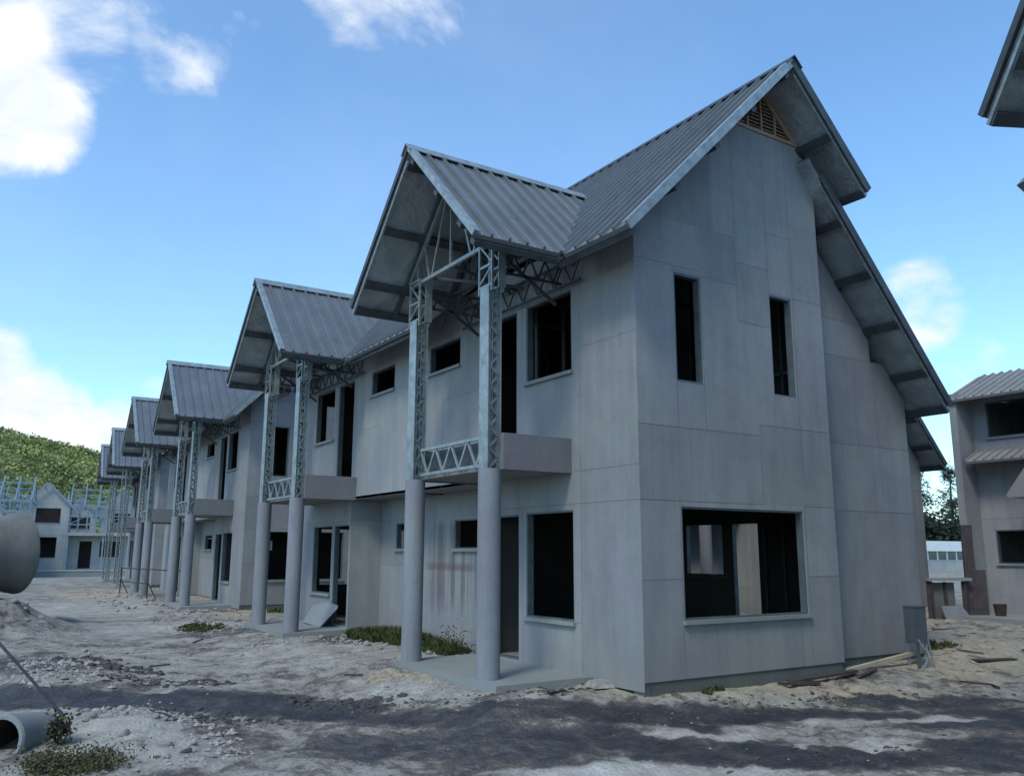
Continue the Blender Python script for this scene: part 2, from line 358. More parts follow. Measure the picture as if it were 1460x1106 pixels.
S2=math.sqrt(.5)
def porch_roof(root,yc):
    mt=MB();mf=MB();X0=-1.82;Z=7.06;H=1.8
    for sg in (-1,1):
        sl=Vector((0,sg*S2,-S2));nn=Vector((0,sg*S2,S2))
        lim=lambda s:min(H,1.23-(X0+s)+.02)/S2
        sheet(mt,mf,(X0,yc,Z),(1,0,0),sl,nn,1.2-X0,lambda s:0,lim)
    o=mt.build('porch_roof',M['roof'],root); mf.build('foil_lining',M['foil'],o)
    for sg in (-1,1):
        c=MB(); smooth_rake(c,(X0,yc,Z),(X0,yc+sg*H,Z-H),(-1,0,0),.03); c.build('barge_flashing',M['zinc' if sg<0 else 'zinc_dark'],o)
    c=MB(); c.beam((X0+.025,yc+.05,Z-.17),(X0+.025,yc+H-.03,Z-H-.09),.03,.04); c.build('rake_angle',M['zinc'],o)
    r=MB()
    for sg in (-1,1):
        r.hexa([(X0-.05,yc,Z+.045),(1.15,yc,Z+.045),(1.15,yc+sg*.13,Z-.085),(X0-.05,yc+sg*.13,Z-.085),(X0-.05,yc,Z+.06),(1.15,yc,Z+.06),(1.15,yc+sg*.14,Z-.075),(X0-.05,yc+sg*.14,Z-.075)])
    r.build('ridge_cap',M['zinc'],o)
    for sg in (-1,1):
        for d in (.08,.78,1.40,1.72):
            y=yc+sg*d; z=Z-d-.14; p=MB()
            p.beam((X0+.02,y,z),(min(-.0,1.1-d),y,z),.11,.07,up=(0,sg*S2,S2)); p.build('purlin',M['zinc_dark'],o)
        for x in (-1.15,-.35):
            p=MB(); p.beam((x,yc+sg*.05,Z-.20),(x,yc+sg*1.72,Z-1.87),.05,.06); p.build('rafter',M['zinc_dark'],o)
    return o
def porch_truss(root,yc,x,name='roof_truss',m='zinc',zb=5.52,zt=6.82):
    t=MB();w=.035;h=zt-zb;W=1.12
    t.beam((x,yc-W,zb),(x,yc+W,zb),.04,.05)
    for sg in (-1,1):
        t.beam((x,yc,zt),(x,yc+sg*(W+.12),zt-(W+.12)),.04,.05)
        t.beam((x,yc+sg*.55,zb),(x,yc+sg*.10,zt-.12),.022,.03)
        t.beam((x,yc+sg*.62,zb),(x,yc+sg*.78,zt-.8),.022,.03)
        t.beam((x,yc+sg*.98,zb),(x,yc+sg*.98,zt-1.0),.022,.03)
    t.beam((x,yc,zb),(x,yc,zt),.022,.03)
    return t.build(name,M[m],root)
def lattice_x(mb,p,q,depth,n,w=.03,vert=False):
    """planar zig-zag truss from p to q (top chord), second chord offset by 'depth' vector"""
    p=Vector(p);q=Vector(q);dv=Vector(depth)
    mb.beam(p,q,w,w); mb.beam(p+dv,q+dv,w,w)
    for i in range(n):
        a=p.lerp(q,i/n);b=p.lerp(q,(i+.5)/n);c=p.lerp(q,(i+1)/n)
        mb.beam(a,b+dv,w*.6,w*.8); mb.beam(b+dv,c,w*.6,w*.8)
def column(root,cx,cy,pipe=True,zg=.12,rnd=random):
    zt=2.68
    if pipe:
        b=MB();b.tube((cx,cy,zg-.1),(cx,cy,zt),.139,28); o=b.build('column',M['column_concrete'],root,smooth_angle=40)
        z0=zt+.003
    else: o=None; z0=zg-.05
    m=MB();ax,ay=.095,.105;w=.028
    # solid channel faces toward street and wall
    m.box(cx-ax,cx-ax+.012,cy-ay,cy+ay,z0,4.95); m.box(cx+ax-.012,cx+ax,cy-ay,cy+ay,z0,4.95)
    n=int((4.95-z0)/.235)
    for sy in (-1,1):
        y=cy+sy*(ay-.02)
        for sx in (-1,1):
            m.box(cx+sx*(ax-.035)-.014,cx+sx*(ax-.035)+.014,y-.006,y+.006,z0,4.95,1)
        for i in range(n):
            za=z0+(4.95-z0)*i/n;zm=z0+(4.95-z0)*(i+.5)/n;zc=z0+(4.95-z0)*(i+1)/n
            m.beam((cx-ax+.03,y,za),(cx+ax-.03,y,zm),.016,.028,1);m.beam((cx+ax-.03,y,zm),(cx-ax+.03,y,zc),.016,.028,1)
    # open head frame
    for sx in (-1,1):
        x=cx+sx*(ax-.02)
        for sy in (-1,1): m.box(x-.014,x+.014,cy+sy*.15-.014,cy+sy*.15+.014,4.87,5.56)
        m.beam((x,cy-.15,5.55),(x,cy+.15,5.55),.024,.03);m.beam((x,cy-.15,5.22),(x,cy+.15,5.22),.024,.03);m.beam((x,cy-.15,4.96),(x,cy+.15,4.96),.024,.03)
        m.beam((x,cy-.15,5.24),(x,cy+.15,5.52),.018,.024);m.beam((x,cy+.15,5.0),(x,cy-.15,5.2),.018,.024)
    m.box(cx-.0,cx+ax+.012,cy-.182,cy-.166,4.93,5.56)
    return m.build('lattice_post' if pipe else 'column',[M['zinc'],M['zinc_mid']],o or root)
def balcony(root,y0,y1):
    s=MB(); s.box(-1.0,-.002,y0+.002,y1-.002,2.69,2.77); o=s.build('balcony',M['slab'],root)
    for y in (y0,y1-.06):
        f=MB(); f.box(-1.02,-.003,y-(.002 if y==y0 else -.002),y+.06,2.672,3.11,t=random.random()); f.build('fascia_panel',M['fascia_board'],o)
    b=MB();lattice_x(b,(-1.09,y0+.3,3.08),(-1.09,y1-.3,3.08),(0,0,-.34),4,.038); 
    q=MB(); q.box(-1.0,-.985,y0+.1,y1-.1,2.78,3.05); q.build('inner_panel',M['zinc_dark'],o)
    
    b.build('lattice_beam',M['zinc'],o); return o

def make_house(pipes=True,seed=1,blank=False):
    rnd=random.Random(seed)
    root=empty('terraced_house')
    slope1=(-1,1,5.83-.12)            # z - u <= c   (front slope, x as u)
    sl2=(1,1,10.63-.12)
    # ---- gable walls
    Gh=[(.632,1.078,3.717,5.079),(2.36,2.80,3.717,5.079),(.63,2.78,.939,2.225)]
    def gb(near):
        B=[(0,.61,ZB,1.40),(0,.61,1.40,2.29),(.61,2.62,ZB,.94),(.61,2.05,.94,2.29),(2.05,2.82,.94,2.29),(2.62,2.82,ZB,.94),(2.82,3.434,ZB,1.40),(2.82,3.434,1.40,2.29),
           (0,2.05,2.29,3.157),(2.05,3.434,2.29,3.30),(0,.63,3.157,5.16),(.63,1.09,3.157,3.717),(.63,1.09,3.717,5.1),(1.09,1.74,3.157,5.1),(1.74,2.36,3.157,4.62),(1.74,2.36,4.62,5.42),(2.05,2.36,3.157,3.157),(2.36,2.83,3.30,3.75),(2.36,2.83,3.75,5.1),(2.83,3.434,3.30,5.1),
           (2.05,2.36,3.157,3.30),
           (0,1.09,5.16,5.75),(.63,1.09,5.1,5.16),(1.09,1.74,5.1,5.75),(1.74,2.36,5.42,5.95),(2.36,2.83,5.1,5.95),(2.83,3.434,5.1,6.2),
           (0,1.36,5.75,7.42),(1.36,1.74,5.75,7.42),(1.74,2.36,5.95,7.42),(2.36,2.83,5.95,7.42),(2.83,3.434,6.2,7.42)]
        return [b for b in B if b[3]-b[2]>.01]
    B=gb(True)
    # remove overlap between two listed boards
    B=[b for b in B if b!=(2.05,2.36,3.157,3.30)]
    B=[(1.74,2.05,3.157,4.62) if b==(1.74,2.36,3.157,4.62) else b for b in B]+[(2.05,2.36,3.30,4.62)]
    for side in (0,1):
        y=0 if side==0 else L; sg=-1 if side==0 else 1
        mb=MB(); wall(mb,'y',y,sg,B,Gh,[slope1,sl2],rnd=rnd)
        hp3=[(1.1,1,6.55+1.1*3.65-.17)]
        yr=.35 if side==0 else L-.35
        RB=[(3.434,4.6,ZB-.02,2.29),(4.6,5.8,ZB-.02,2.29),(3.434,4.9,2.29,3.25),(4.9,5.8,2.29,3.25),(3.434,4.4,3.25,4.55),(4.4,5.8,3.25,4.55),(3.434,5.0,4.55,5.1),(3.434,5.0,5.1,6.6)]
        wall(mb,'y',yr,sg,RB,[],hp3,rnd=rnd)
        a,b=(0.0,.35+T) if side==0 else (L-.35-T,L)
        mb.box(3.414,3.432,a+.002,b-.002,ZB,6.98)
        g_=mb.build('gable_wall',[M['board'],M['inner'],M['joint']],root)
        for k,h in enumerate(Gh): opening(g_,'y',y,sg,*h,sill=(k==2))
        p=MB(); p.box(.015,3.41,y+(.015 if side==0 else -.2),y+(.2 if side==0 else -.015),-.25,ZB-.004); p.box(3.44,5.74,yr+(.02 if side==0 else -.2),yr+(.2 if side==0 else -.02),-.25,ZB-.024)
        p.build('plinth',M['plinth'],g_)
        # timber louvre in the apex
        lv=MB(); n=13
        y_=y+sg*(-.05)
        for i in range(n):
            z=7.45+i*.055; x0=z-5.71+.02; x1=10.51-z-.02
            if x1-x0<.12: break
            lv.hexa([(x0,y_+sg*.03,z),(x1,y_+sg*.03,z),(x1,y_-sg*.03,z+.035),(x0,y_-sg*.03,z+.035),(x0,y_+sg*.03,z+.012),(x1,y_+sg*.03,z+.012),(x1,y_-sg*.03,z+.045),(x0,y_-sg*.03,z+.045)] )
        lv.box(1.68,3.12,y-.02 if side==0 else y-.04,y+.04 if side==0 else y+.02,7.40,7.448)
        for x in (2.12,2.4,2.68): lv.box(x-.012,x+.012,y+sg*.0-.012,y+sg*.0+.012,7.45,8.0 if x==2.4 else 7.82)
        lv.beam((1.7,y,7.42),(2.39,y,8.08),.03,.05); lv.beam((3.1,y,7.42),(2.41,y,8.08),.03,.05)
        lv.build('louvre',M['timber'],g_)
    # ---- front wall
    FH=[(1.245,2.291,3.99,5.08),(2.53,3.33,2.78,5.07),(4.16,5.20,4.61,5.065),(6.575,7.59,4.61,5.065),(8.44,9.24,2.78,5.07),(9.48,10.53,3.99,5.08)]
    GH1=[(1.245,2.291,.865,2.215),(2.47,3.22,.30,2.20)]; GH2=[(8.45,9.20,.30,2.215),(9.34,10.38,.865,2.215)]
    if blank: GH1=[];GH2=[]
    mb=MB()
    UB=[(0,1.09,2.69,4.26),(0,1.09,4.26,5.7),(1.09,2.40,2.69,3.99),(1.09,2.40,3.99,5.7),(2.40,3.5,2.69,4.4),(2.40,3.5,4.4,5.7),
        (3.5,4.7,2.69,4.1),(4.7,5.885,2.69,4.1),(3.5,5.885,4.1,5.7),(5.885,7.1,2.69,4.0),(7.1,8.3,2.69,4.0),(5.885,8.3,4.0,5.7),(8.3,9.37,2.69,4.4),(8.3,9.37,4.4,5.7),(9.37,10.68,2.69,3.99),(9.37,10.68,3.99,5.7),(10.68,L,2.69,4.26),(10.68,L,4.26,5.7)]
    wall(mb,'x',0,-1,UB,FH,[(0,1,5.69)],rnd=rnd)
    wall(mb,'x',0,-1,[(0,1.09,ZB-.1,2.29),(0,1.09,2.29,2.69),(1.09,2.37,ZB-.1,.865),(1.09,2.37,.865,2.29),(1.09,3.39,2.29,2.69),(2.37,3.39,ZB-.1,2.29)],GH1,rnd=rnd)
    wall(mb,'x',0,-1,[(8.38,9.27,ZB-.1,2.29),(8.38,10.5,2.29,2.69),(9.27,10.5,ZB-.1,.865),(9.27,10.5,.865,2.29),(10.5,L,ZB-.1,2.29),(10.5,L,2.29,2.69)],GH2,rnd=rnd)
    wall(mb,'x',.65,-1,[(3.39-.0,4.3,ZB-.1,2.29),(4.3,5.5,ZB-.1,1.45),(4.3,5.5,1.45,2.29),(5.5,6.6,ZB-.1,1.45),(5.5,6.6,1.45,2.29),(6.6,8.38,ZB-.1,1.45),(6.6,8.38,1.45,2.29),(3.39,8.38,2.29,2.69)],[] if blank else [(4.40,5.42,1.75,2.23),(6.66,7.70,1.75,2.23)],rnd=rnd)
    # fins of the recess and soffit
    wall(mb,'y',8.38,-1,[(0,.65,ZB-.1,2.29),(0,.65,2.29,2.69)],[],t=.05,rnd=rnd)
    wall(mb,'y',3.39,1,[(0,.65,ZB-.1,2.29),(0,.65,2.29,2.69)],[],t=.05,rnd=rnd)
    mb.box(.0,.66,3.40,8.37,2.692,2.74)
    f=mb.build('front_wall',[M['board'],M['inner'],M['joint']],root)
    for k,h in enumerate(FH): opening(f,'x',0,-1,*h,sill=k not in (1,4),name='window' if k not in (1,4) else 'doorway')
    for k,h in enumerate(GH1+GH2): opening(f,'x',0,-1,*h,sill=k in (0,3),name='window' if k in (0,3) else 'doorway')
    for h in () if blank else ((4.40,5.42,1.75,2.23),(6.66,7.70,1.75,2.23)): opening(f,'x',.65,-1,*h)
    # ---- rear wall
    mb=MB()
    RH=[(4.15,5.13,1.28,2.24),(3.28,3.93,.30,2.24),(6.64,7.62,1.28,2.24),(7.84,8.49,.30,2.24),(1.2,2.2,1.0,2.2),(9.6,10.6,1.0,2.2)]
    wall(mb,'x',5.8,1,[(.35,2.4,ZB-.1,4.05),(2.4,4.7,ZB-.1,4.05),(4.7,5.885,ZB-.1,4.05),(5.885,7.2,ZB-.1,4.05),(7.2,9.4,ZB-.1,4.05),(9.4,L-.35,ZB-.1,4.05)],RH,rnd=rnd)
    r_=mb.build('rear_wall',[M['board'],M['inner'],M['joint']],root)
    for k,h in enumerate(RH): opening(r_,'x',5.8,1,*h,sill=k not in (1,3),name='window' if k not in (1,3) else 'doorway')
    # ---- floors, partitions and studs
    mb=MB(); mb.box(.80,5.66,.5,L-.5,-.1,.30); mb.box(.14,.798,.14,3.3,-.1,.298); mb.box(.14,.798,8.45,L-.14,-.1,.298); mb.build('ground_floor',M['slab'],root)
    mb=MB(); mb.box(.80,5.6,.5,5.82,2.50,2.66); mb.box(.80,5.6,5.95,L-.5,2.50,2.66)
    for a,b in ((.14,3.3),(8.47,L-.14)): mb.box(.14,.798,a,b,2.50,2.658)
    for a,b in ((.14,.499),(L-.499,L-.14)): mb.box(.80,3.30,a,b,2.50,2.658)
    for i in range(16):
        y=.65+i*.66
        if abs(y-5.885)>.12: mb.box(.80,5.6,y-.02,y+.02,2.40,2.498)
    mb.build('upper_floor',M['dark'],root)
    mb=MB(); mb.box(.80,5.66,5.85,5.92,.31,2.39)
    mb.hexa([(.14,5.85,2.67),(3.3,5.85,2.67),(3.3,5.92,2.67),(.14,5.92,2.67),(.14,5.85,5.6),(2.4,5.85,7.9),(2.4,5.92,7.9),(.14,5.92,5.6)])
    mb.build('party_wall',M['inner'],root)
    mb=MB()
    for yb in ((.14,5.84),(5.93,L-.14)):
        n=int((yb[1]-yb[0])/.45)
        for i in range(n+1):
            y=yb[0]+.02+i*.45
            if y<yb[1]-.05:
                mb.box(3.30,3.36,y,y+.035,2.67,7.0)
        mb.box(3.37,3.384,yb[0],yb[1],2.67,7.0,1)
        for z in (4.2,): mb.box(3.30,3.345,yb[0],yb[1],z,z+.04)
    for a,b in ((.5,3.2),(8.6,11.2)):
        for i in range(7):
            y=a+i*(b-a)/6.5
            mb.box(5.50,5.56,y,y+.04,.31,2.39)
        mb.box(5.57,5.585,a,b,.31,2.39,1)
    for yy in (2.95,8.82):
        for i in range(6):
            x=.5+i*.5
            mb.box(x,x+.035,yy-.2,yy-.14,2.67,5.3)
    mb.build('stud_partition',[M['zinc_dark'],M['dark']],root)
    # roof trusses inside
    mb=MB()
    for y in (.9,1.9,3.0,4.1,5.2,6.6,7.7,8.8,9.9,10.9):
        mb.beam((.1,y,5.55),(2.4,y,7.9),.04,.06);mb.beam((3.3,y,6.95),(2.4,y,7.9),.04,.06);mb.beam((.1,y,5.45),(3.3,y,5.45),.04,.06)
        mb.beam((.9,y,5.45),(1.5,y,6.9),.03,.03);mb.beam((2.4,y,5.45),(1.5,y,6.9),.03,.03);mb.beam((2.4,y,5.45),(2.4,y,7.9),.03,.03)
    mb.build('roof_truss',M['zinc_dark'],root)
    # ---- roof
    mt=MB();mf=MB();Y0=-.58;LEN=L+1.16;yc=(2.44,L-2.44)
    def lo1(s):
        y=Y0+s;e=-.6
        for c in yc: 
            d=abs(y-c)
            if d<1.8: e=max(e,1.21-d)
        return (2.4-e)/S2
    sheet(mt,mf,(2.4,Y0,8.23),(0,1,0),Vector((-S2,0,-S2)),Vector((-S2,0,S2)),LEN,lambda s:0,lo1,sp=.235)
    sheet(mt,mf,(2.4,Y0,8.23),(0,1,0),Vector((S2,0,-S2)),Vector((S2,0,S2)),LEN,lambda s:0,lambda s:1.5/S2,sp=.235)
    k=math.hypot(1,1.1);sd=Vector((1/k,0,-1.1/k));sn=Vector((1.1/k,0,1/k))
    sheet(mt,mf,(3.1,-.25,6.55+1.1*.55),(0,1,0),sd,sn,L+.5,lambda s:0,lambda s:(6.04-3.1)*k,sp=.2)
    ro=mt.build('roof',M['roof'],root); mf.build('foil_lining',M['foil'],ro)
    def rake(a,b,o,w,mm='zinc'):
        c=MB(); smooth_rake(c,a,b,(0,o,0),w); c.build('barge_flashing',M[mm],ro)
    for y,o in ((Y0,-1),(Y0+LEN,1)):
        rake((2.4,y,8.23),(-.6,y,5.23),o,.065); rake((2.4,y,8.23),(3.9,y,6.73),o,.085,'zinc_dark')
        c=MB(); c.beam((2.45,y-o*.03,8.05),(3.86,y-o*.03,6.64),.03,.05); c.build('rake_angle',M['zinc'],ro)
    for y,o in ((-.25,-1),(L+.25,1)):
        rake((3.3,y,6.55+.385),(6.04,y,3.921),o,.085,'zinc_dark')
        c=MB(); c.beam((3.3,y-o*.03,6.8),(6.0,y-o*.03,3.83),.03,.05); c.build('rake_angle',M['zinc'],ro)
    rc=MB()
    for sg in (-1,1):
        rc.hexa([(2.4,Y0-.05,8.275),(2.4,Y0+LEN+.05,8.275),(2.4+sg*.14,Y0+LEN+.05,8.135),(2.4+sg*.14,Y0-.05,8.135),(2.4,Y0-.05,8.29),(2.4,Y0+LEN+.05,8.29),(2.4+sg*.15,Y0+LEN+.05,8.145),(2.4+sg*.15,Y0-.05,8.145)])
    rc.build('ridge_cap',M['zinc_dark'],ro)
    def purl(x,z,y0,y1,up):
        pu=MB(); pu.beam((x,y0+.02,z),(x,y1-.02,z),.11,.07,up=up); pu.build('purlin',M['zinc_dark'],ro)
    for e0,e1 in ((Y0,.8),(L-.8,Y0+LEN)):
        for d in (.1,.8,1.5,2.2,2.9): purl(2.4-d,8.23-d-.14,e0,e1,(-S2,0,S2))
        for d in (.75,1.42): purl(2.4+d,8.23-d-.14,e0,e1,(S2,0,S2))
    for e0,e1 in ((-.25,1.0),(L-1.0,L+.25)):
        for x in (3.72,4.32,4.92,5.52,5.98): purl(x,6.55-1.1*(x-3.65)-.15,e0,e1,sn)
    for a,b in ((-.55,.6),(4.3,7.45),(11.1,L+.55)):
        pu=MB(); pu.beam((-.5,a,5.17),(-.5,b,5.17),.05,.08); pu.build('eave_purlin',M['zinc_dark'],ro)
    # ---- porches
    for i,c_ in enumerate(yc):
        po=porch_roof(root,c_); porch_truss(po,c_,-1.14); porch_truss(po,c_,-.45,m='zinc_dark')
        br=MB()
        for y in (c_-.99,c_+.99):
            lattice_x(br,(-1.0,y,5.47),(-.02,y,5.47),(0,0,-.28),4,.03)
            br.beam((-1.1,y,5.5),(-.1,y,4.9),.03,.04)
        lattice_x(br,(-.08,c_-1.5,5.42),(-.08,c_+1.5,5.42),(0,0,-.3),8,.03)
        for q in (-.6,0,.6): br.beam((-1.1,c_+q,5.52),(-.05,c_-q*.3,5.35),.03,.04)
        br.build('eave_bracing',M['zinc_dark'],po)
        cols=(1.45,3.43) if i==0 else (L-3.43,L-1.45)
        for cy in cols: column(root,-1.1,cy,pipes,zg=.16)
        balcony(root,*((1.27,3.60) if i==0 else (L-3.60,L-1.27)))
        sl=MB(); a,b=(.95,3.62) if i==0 else (L-3.62,L-.95)
        sl.hexa([(-1.3,a,-.1),(-.004,a-.05,-.1),(-.004,b,-.1),(-1.25,b,-.1),(-1.3,a,.262),(-.004,a-.05,.275),(-.004,b,.275),(-1.25,b,.262)]); sl.build('porch_slab',M['slab'],root)
    return root

ROW='duplex houses along the dirt street'
h1=make_house(True,3); tag(h1,'nearest unfinished grey two-storey house, gable end with large ground window facing the viewer','house',ROW)
h2=copy_tree(h1); h2.location=(.04,15.78,0.0); h2.rotation_euler=(0,0,-.026); tag(h2,'second grey house of the row, standing just beyond the nearest one','house',ROW)
h3=make_house(False,9); h3.location=(.74,31.5,0.0); h3.rotation_euler=(0,0,-.07); tag(h3,'farthest grey house of the row, its porches on bare steel lattice columns','house',ROW)
hr=make_house(True,21,True); hr.location=(9.1,5.4,0.05); tag(hr,'grey house behind the nearest one, only its low rear eave and wall showing','house','houses around the yard')
th=R(-27.5); rr=Matrix.Rotation(th,3,'Z')@Vector((-.58,L+.58,0))
hn=copy_tree(h1); hn.location=(2.03-rr.x,-3.45-rr.y,0); hn.rotation_euler=(0,0,th)
tag(hn,'house at upper right of which only dark overhanging eave corners show against the sky','house','houses around the yard')

# ------------------------------------------------------------------ house on the right facing the yard
def right_house():
    root=empty('grey_house',(12.9,0,0)); X=12.9
    mb=MB(); rnd=random.Random(5)
    H=[(.6,2.83,4.25,5.05),(1.0,2.88,1.48,2.20),(-6,-4,1.4,2.2),(-3,-1.5,.45,2.3),(-6,-4,4.25,5.05)]
    wall(mb,'x',0,-1,[(-9,-3.2,.2,2.45),(-3.2,.4,.2,2.45),(.4,3.3,.2,2.45),(-9,-3.2,2.45,5.3),(-3.2,.4,2.45,5.3),(.4,3.3,2.45,5.3)],H,rnd=rnd)
    w_=mb.build('wall',[M['board'],M['inner'],M['joint']],root)
    for k,h in enumerate(H): opening(w_,'x',0,-1,*h,sill=True)
    f=MB(); f.box(-.62,-.002,3.16,3.32,.1,5.25); f.box(-.002,5.5,3.302,3.42,.1,5.3); f.build('end_fin',M['board'],root)
    b=MB(); b.box(5.4,5.5,-9,3.3,.1,5.3); b.box(.13,5.4,-9,-8.9,.1,5.3); b.box(.13,5.4,-8.9,3.29,2.5,2.62); b.build('rear_wall',[M['inner']],root)
    mt=MB();mf=MB(); k=math.hypot(1,.45); sd=Vector((-1/k,0,-.45/k)); sn=Vector((-.45/k,0,1/k))
    sheet(mt,mf,(1.0,-9.3,5.87),(0,1,0),sd,sn,12.75,lambda s:0,lambda s:1.72*k,sp=.2)
    sd2=Vector((1/k,0,-.45/k)); sheet(mt,mf,(1.0,-9.3,5.87),(0,1,0),sd2,Vector((.45/k,0,1/k)),12.75,lambda s:0,lambda s:4.8*k,sp=.2)
    ro=mt.build('roof',M['roof_pale'],root); mf.build('foil_lining',M['foil'],ro)
    mt=MB();mf=MB(); sheet(mt,mf,(-.02,-9.3,3.95),(0,1,0),sd,sn,12.4,lambda s:0,lambda s:.56*k,sp=.2)
    ro=mt.build('canopy',M['roof_pale'],root); mf.build('foil_lining',M['foil'],ro)
    p=MB()
    p.hexa([(-1.0,2.03,2.84),(-.0,2.03,2.84),(-.0,.4,2.84),(-1.0,.4,2.84),(-1.0,2.06,2.90),(-.0,2.06,2.90),(-.0,1.2,4.0),(-1.0,1.2,4.0)])
    p.build('porch_gable',M['roof_pale'],root)
    s=MB(); s.box(-1.6,-.003,-9,3.55,.0,.42); s.build('porch_slab',M['slab'],root)
    tag(root,'grey house at right edge with pale roof, flat canopy and dark window openings','house','houses around the yard')
right_house()

# ------------------------------------------------------------------ far houses with steel frame roofs
def frame_roof(x0,x1,y0,y1,z0,z1,n,parent,axis='x'):
    n=n-1
    """bare steel roof skeleton with ridge along x"""
    m=MB();ym=(y0+y1)/2
    for i in range(n+1):
        x=x0+(x1-x0)*i/n
        m.beam((x,y0,z0),(x,ym,z1),.09,.12);m.beam((x,y1,z0),(x,ym,z1),.07,.1);m.beam((x,y0,z0),(x,y1,z0),.06,.08)
        m.beam((x,ym,z0),(x,ym,z1),.08,.08);m.beam((x,(y0+ym)/2,z0),(x,(y0+ym)/2,(z0+z1)/2),.08,.08)
    for k in range(5):
        t=k/4
        for ya in (y0,y1): m.beam((x0,ya+(ym-ya)*t,z0+(z1-z0)*t),(x1,ya+(ym-ya)*t,z0+(z1-z0)*t),.05,.06)
    return m.build('roof_frame',M['zinc_blue'],parent)
def far_house(loc,rz,label,flip=1,right=True):
    root=empty('gabled_house',loc,rz); rnd=random.Random(int(loc[0]*10)+3)
    # gabled bay, front plane y=0, x -1.6..1.6
    W=1.65; mb=MB()
    H=[(-.75,.95,.9,2.5),(-.7,1.05,3.6,4.75)]
    wall(mb,'y',0,-1,[(-W,W,0,2.7),(-W,W,2.7,5.1),(-W,W,5.1,7.0)],H,[(-1,1,6.6),(1,1,6.6)],rnd=rnd)
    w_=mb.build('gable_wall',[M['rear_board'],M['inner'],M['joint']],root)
    for h in H: opening(w_,'y',0,-1,*h)
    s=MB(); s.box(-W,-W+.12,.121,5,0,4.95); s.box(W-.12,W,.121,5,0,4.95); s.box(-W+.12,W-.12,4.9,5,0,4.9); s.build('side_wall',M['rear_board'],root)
    r=MB()
    for sg in (-1,1):
        for y in (-.3,1.2,2.7,4.2): r.beam((0,y,6.72),(sg*2.35,y,4.37),.1,.14)
        for d in (.3,1.2,2.1): r.beam((sg*d,-.3,6.8-d),(sg*d,4.5,6.8-d),.08,.08)
    r.build('roof_frame',M['zinc_blue'],root)
    sx=1 if right else -1
    def X(a,b): return (a,b) if sx>0 else (-b,-a)
    # recessed wing
    mb=MB(); a,b=X(W+.01,W+5.2)
    h1=X(W+2.4,W+3.9); h2=X(W+.9,W+1.8)
    wall(mb,'y',1.0,-1,[(a,b,0,2.6)],[(h1[0],h1[1],.95,2.2),(h2[0],h2[1],.05,2.2)],rnd=rnd)
    mb.box(a,b,-.25,5,2.62,2.86)
    ww=mb.build('wing_wall',[M['rear_board'],M['inner'],M['joint']],root)
    st=MB()
    for i in range(9):
        x=a+(b-a)*i/8; st.beam((x,.0,2.86),(x,.0,5.0),.07,.07)
        st.beam((x,2.5,2.86),(x,2.5,5.0),.07,.07)
    for z in (3.5,4.2,5.0): st.beam((a,0,z),(b,0,z),.08,.08)
    for x in (a+.05,(a+b)/2,b-.05): st.beam((x,-.1,.0),(x,-.1,2.6),.12,.12)
    for i in range(4):
        x=a+(b-a)*(i)/4; st.beam((x,0,3.5),(x+(b-a)/4,0,4.2),.05,.05)
    st.build('wall_frame',M['zinc_blue'],root)
    frame_roof(a,b,.0,5.0,4.9,6.9,6,root)
    p=MB(); p.box(min(-W-.6,a-.2),max(W+.6,b+.2),-.95,-.3,-.12,-.003); p.build('kerb',M['pale_board'],root)
    p=MB(); p.box(min(-W-.6,a-.2),max(W+.6,b+.2),-.9,5.2,-1.1,-.122); p.build('plinth',M['slab'],root)
    q=MB(); q.box(-W+.13,W-.13,1.6,1.66,0,4.9); q.box(-W+.13,W-.13,.1,4.8,2.62,2.75); q.build('shade_panel',M['dark'],root)  # dark sheet added behind windows to stand in for shade, plus a floor
    inn=MB(); inn.box(a+.1,b-.1,4.6,4.7,0,2.6); inn.build('back_panel',M['inner'],root)
    tag(root,label,'house','unfinished houses at the end of the street')
    return root
far_house((-.42,69.5,.25),R(-8),'small gabled grey house at the end of the street, steel roof frame to its right')
far_house((6.2,76.8,.25),R(-8),'gabled house partly hidden by the lattice columns at the end of the street')
far_house((-4.4,84,.3),R(-6),'pale gabled house second from left in the back row, behind the big pipe',right=True)
far_house((4.2,90,.3),R(-6),'pale gabled house farthest back, seen through the steel roof frames at the street end',right=True)
far_house((-8.6,66,.35),R(-8),'gabled house at left edge of the photo behind the big concrete pipe',right=True)

# low white building beyond
def white_shed():
    root=empty('white_building',(56,30,0)); 
    m=MB(); m.box(-6,7,.0,6,1.85,2.6); m.build('roof_fascia',M['white_paint'],root)
    m=MB(); m.box(-6,7,.3,5.8,-.4,1.2); m.build('wall',M['pale_board'],root)
    for i in range(10):
        m=MB(); x=-5.8+i*1.28; m.box(x,x+1.0,.32,.36,1.2,1.84); m.build('window',M['glass'],root)
        m=MB(); m.box(x+1.02,x+1.2,.3,.42,1.2,1.85); m.build('post',M['white_paint'],root)
    m=MB(); m.box(-5.9,6.9,.8,5.7,1.2,1.85); m.build('inner_wall',M['inner'],root)
    tag(root,'low white flat-roofed building seen through the gap at right','building')
white_shed()
def red_roof():
    root=empty('distant_hut',(63,36,0)); m=MB(); m.box(-3,3,0,4,-.5,2.3); m.build('wall',M['pale_board'],root)
    m=MB(); m.hexa([(-3.4,-.4,2.3),(3.4,-.4,2.3),(3.4,4.4,2.3),(-3.4,4.4,2.3),(-3,1.9,3.7),(3,1.9,3.7),(3,2.1,3.7),(-3,2.1,3.7)]); m.build('roof',M['roof_pale'],root)
    tag(root,'small hut roof peeping above the low white building','hut')
red_roof()

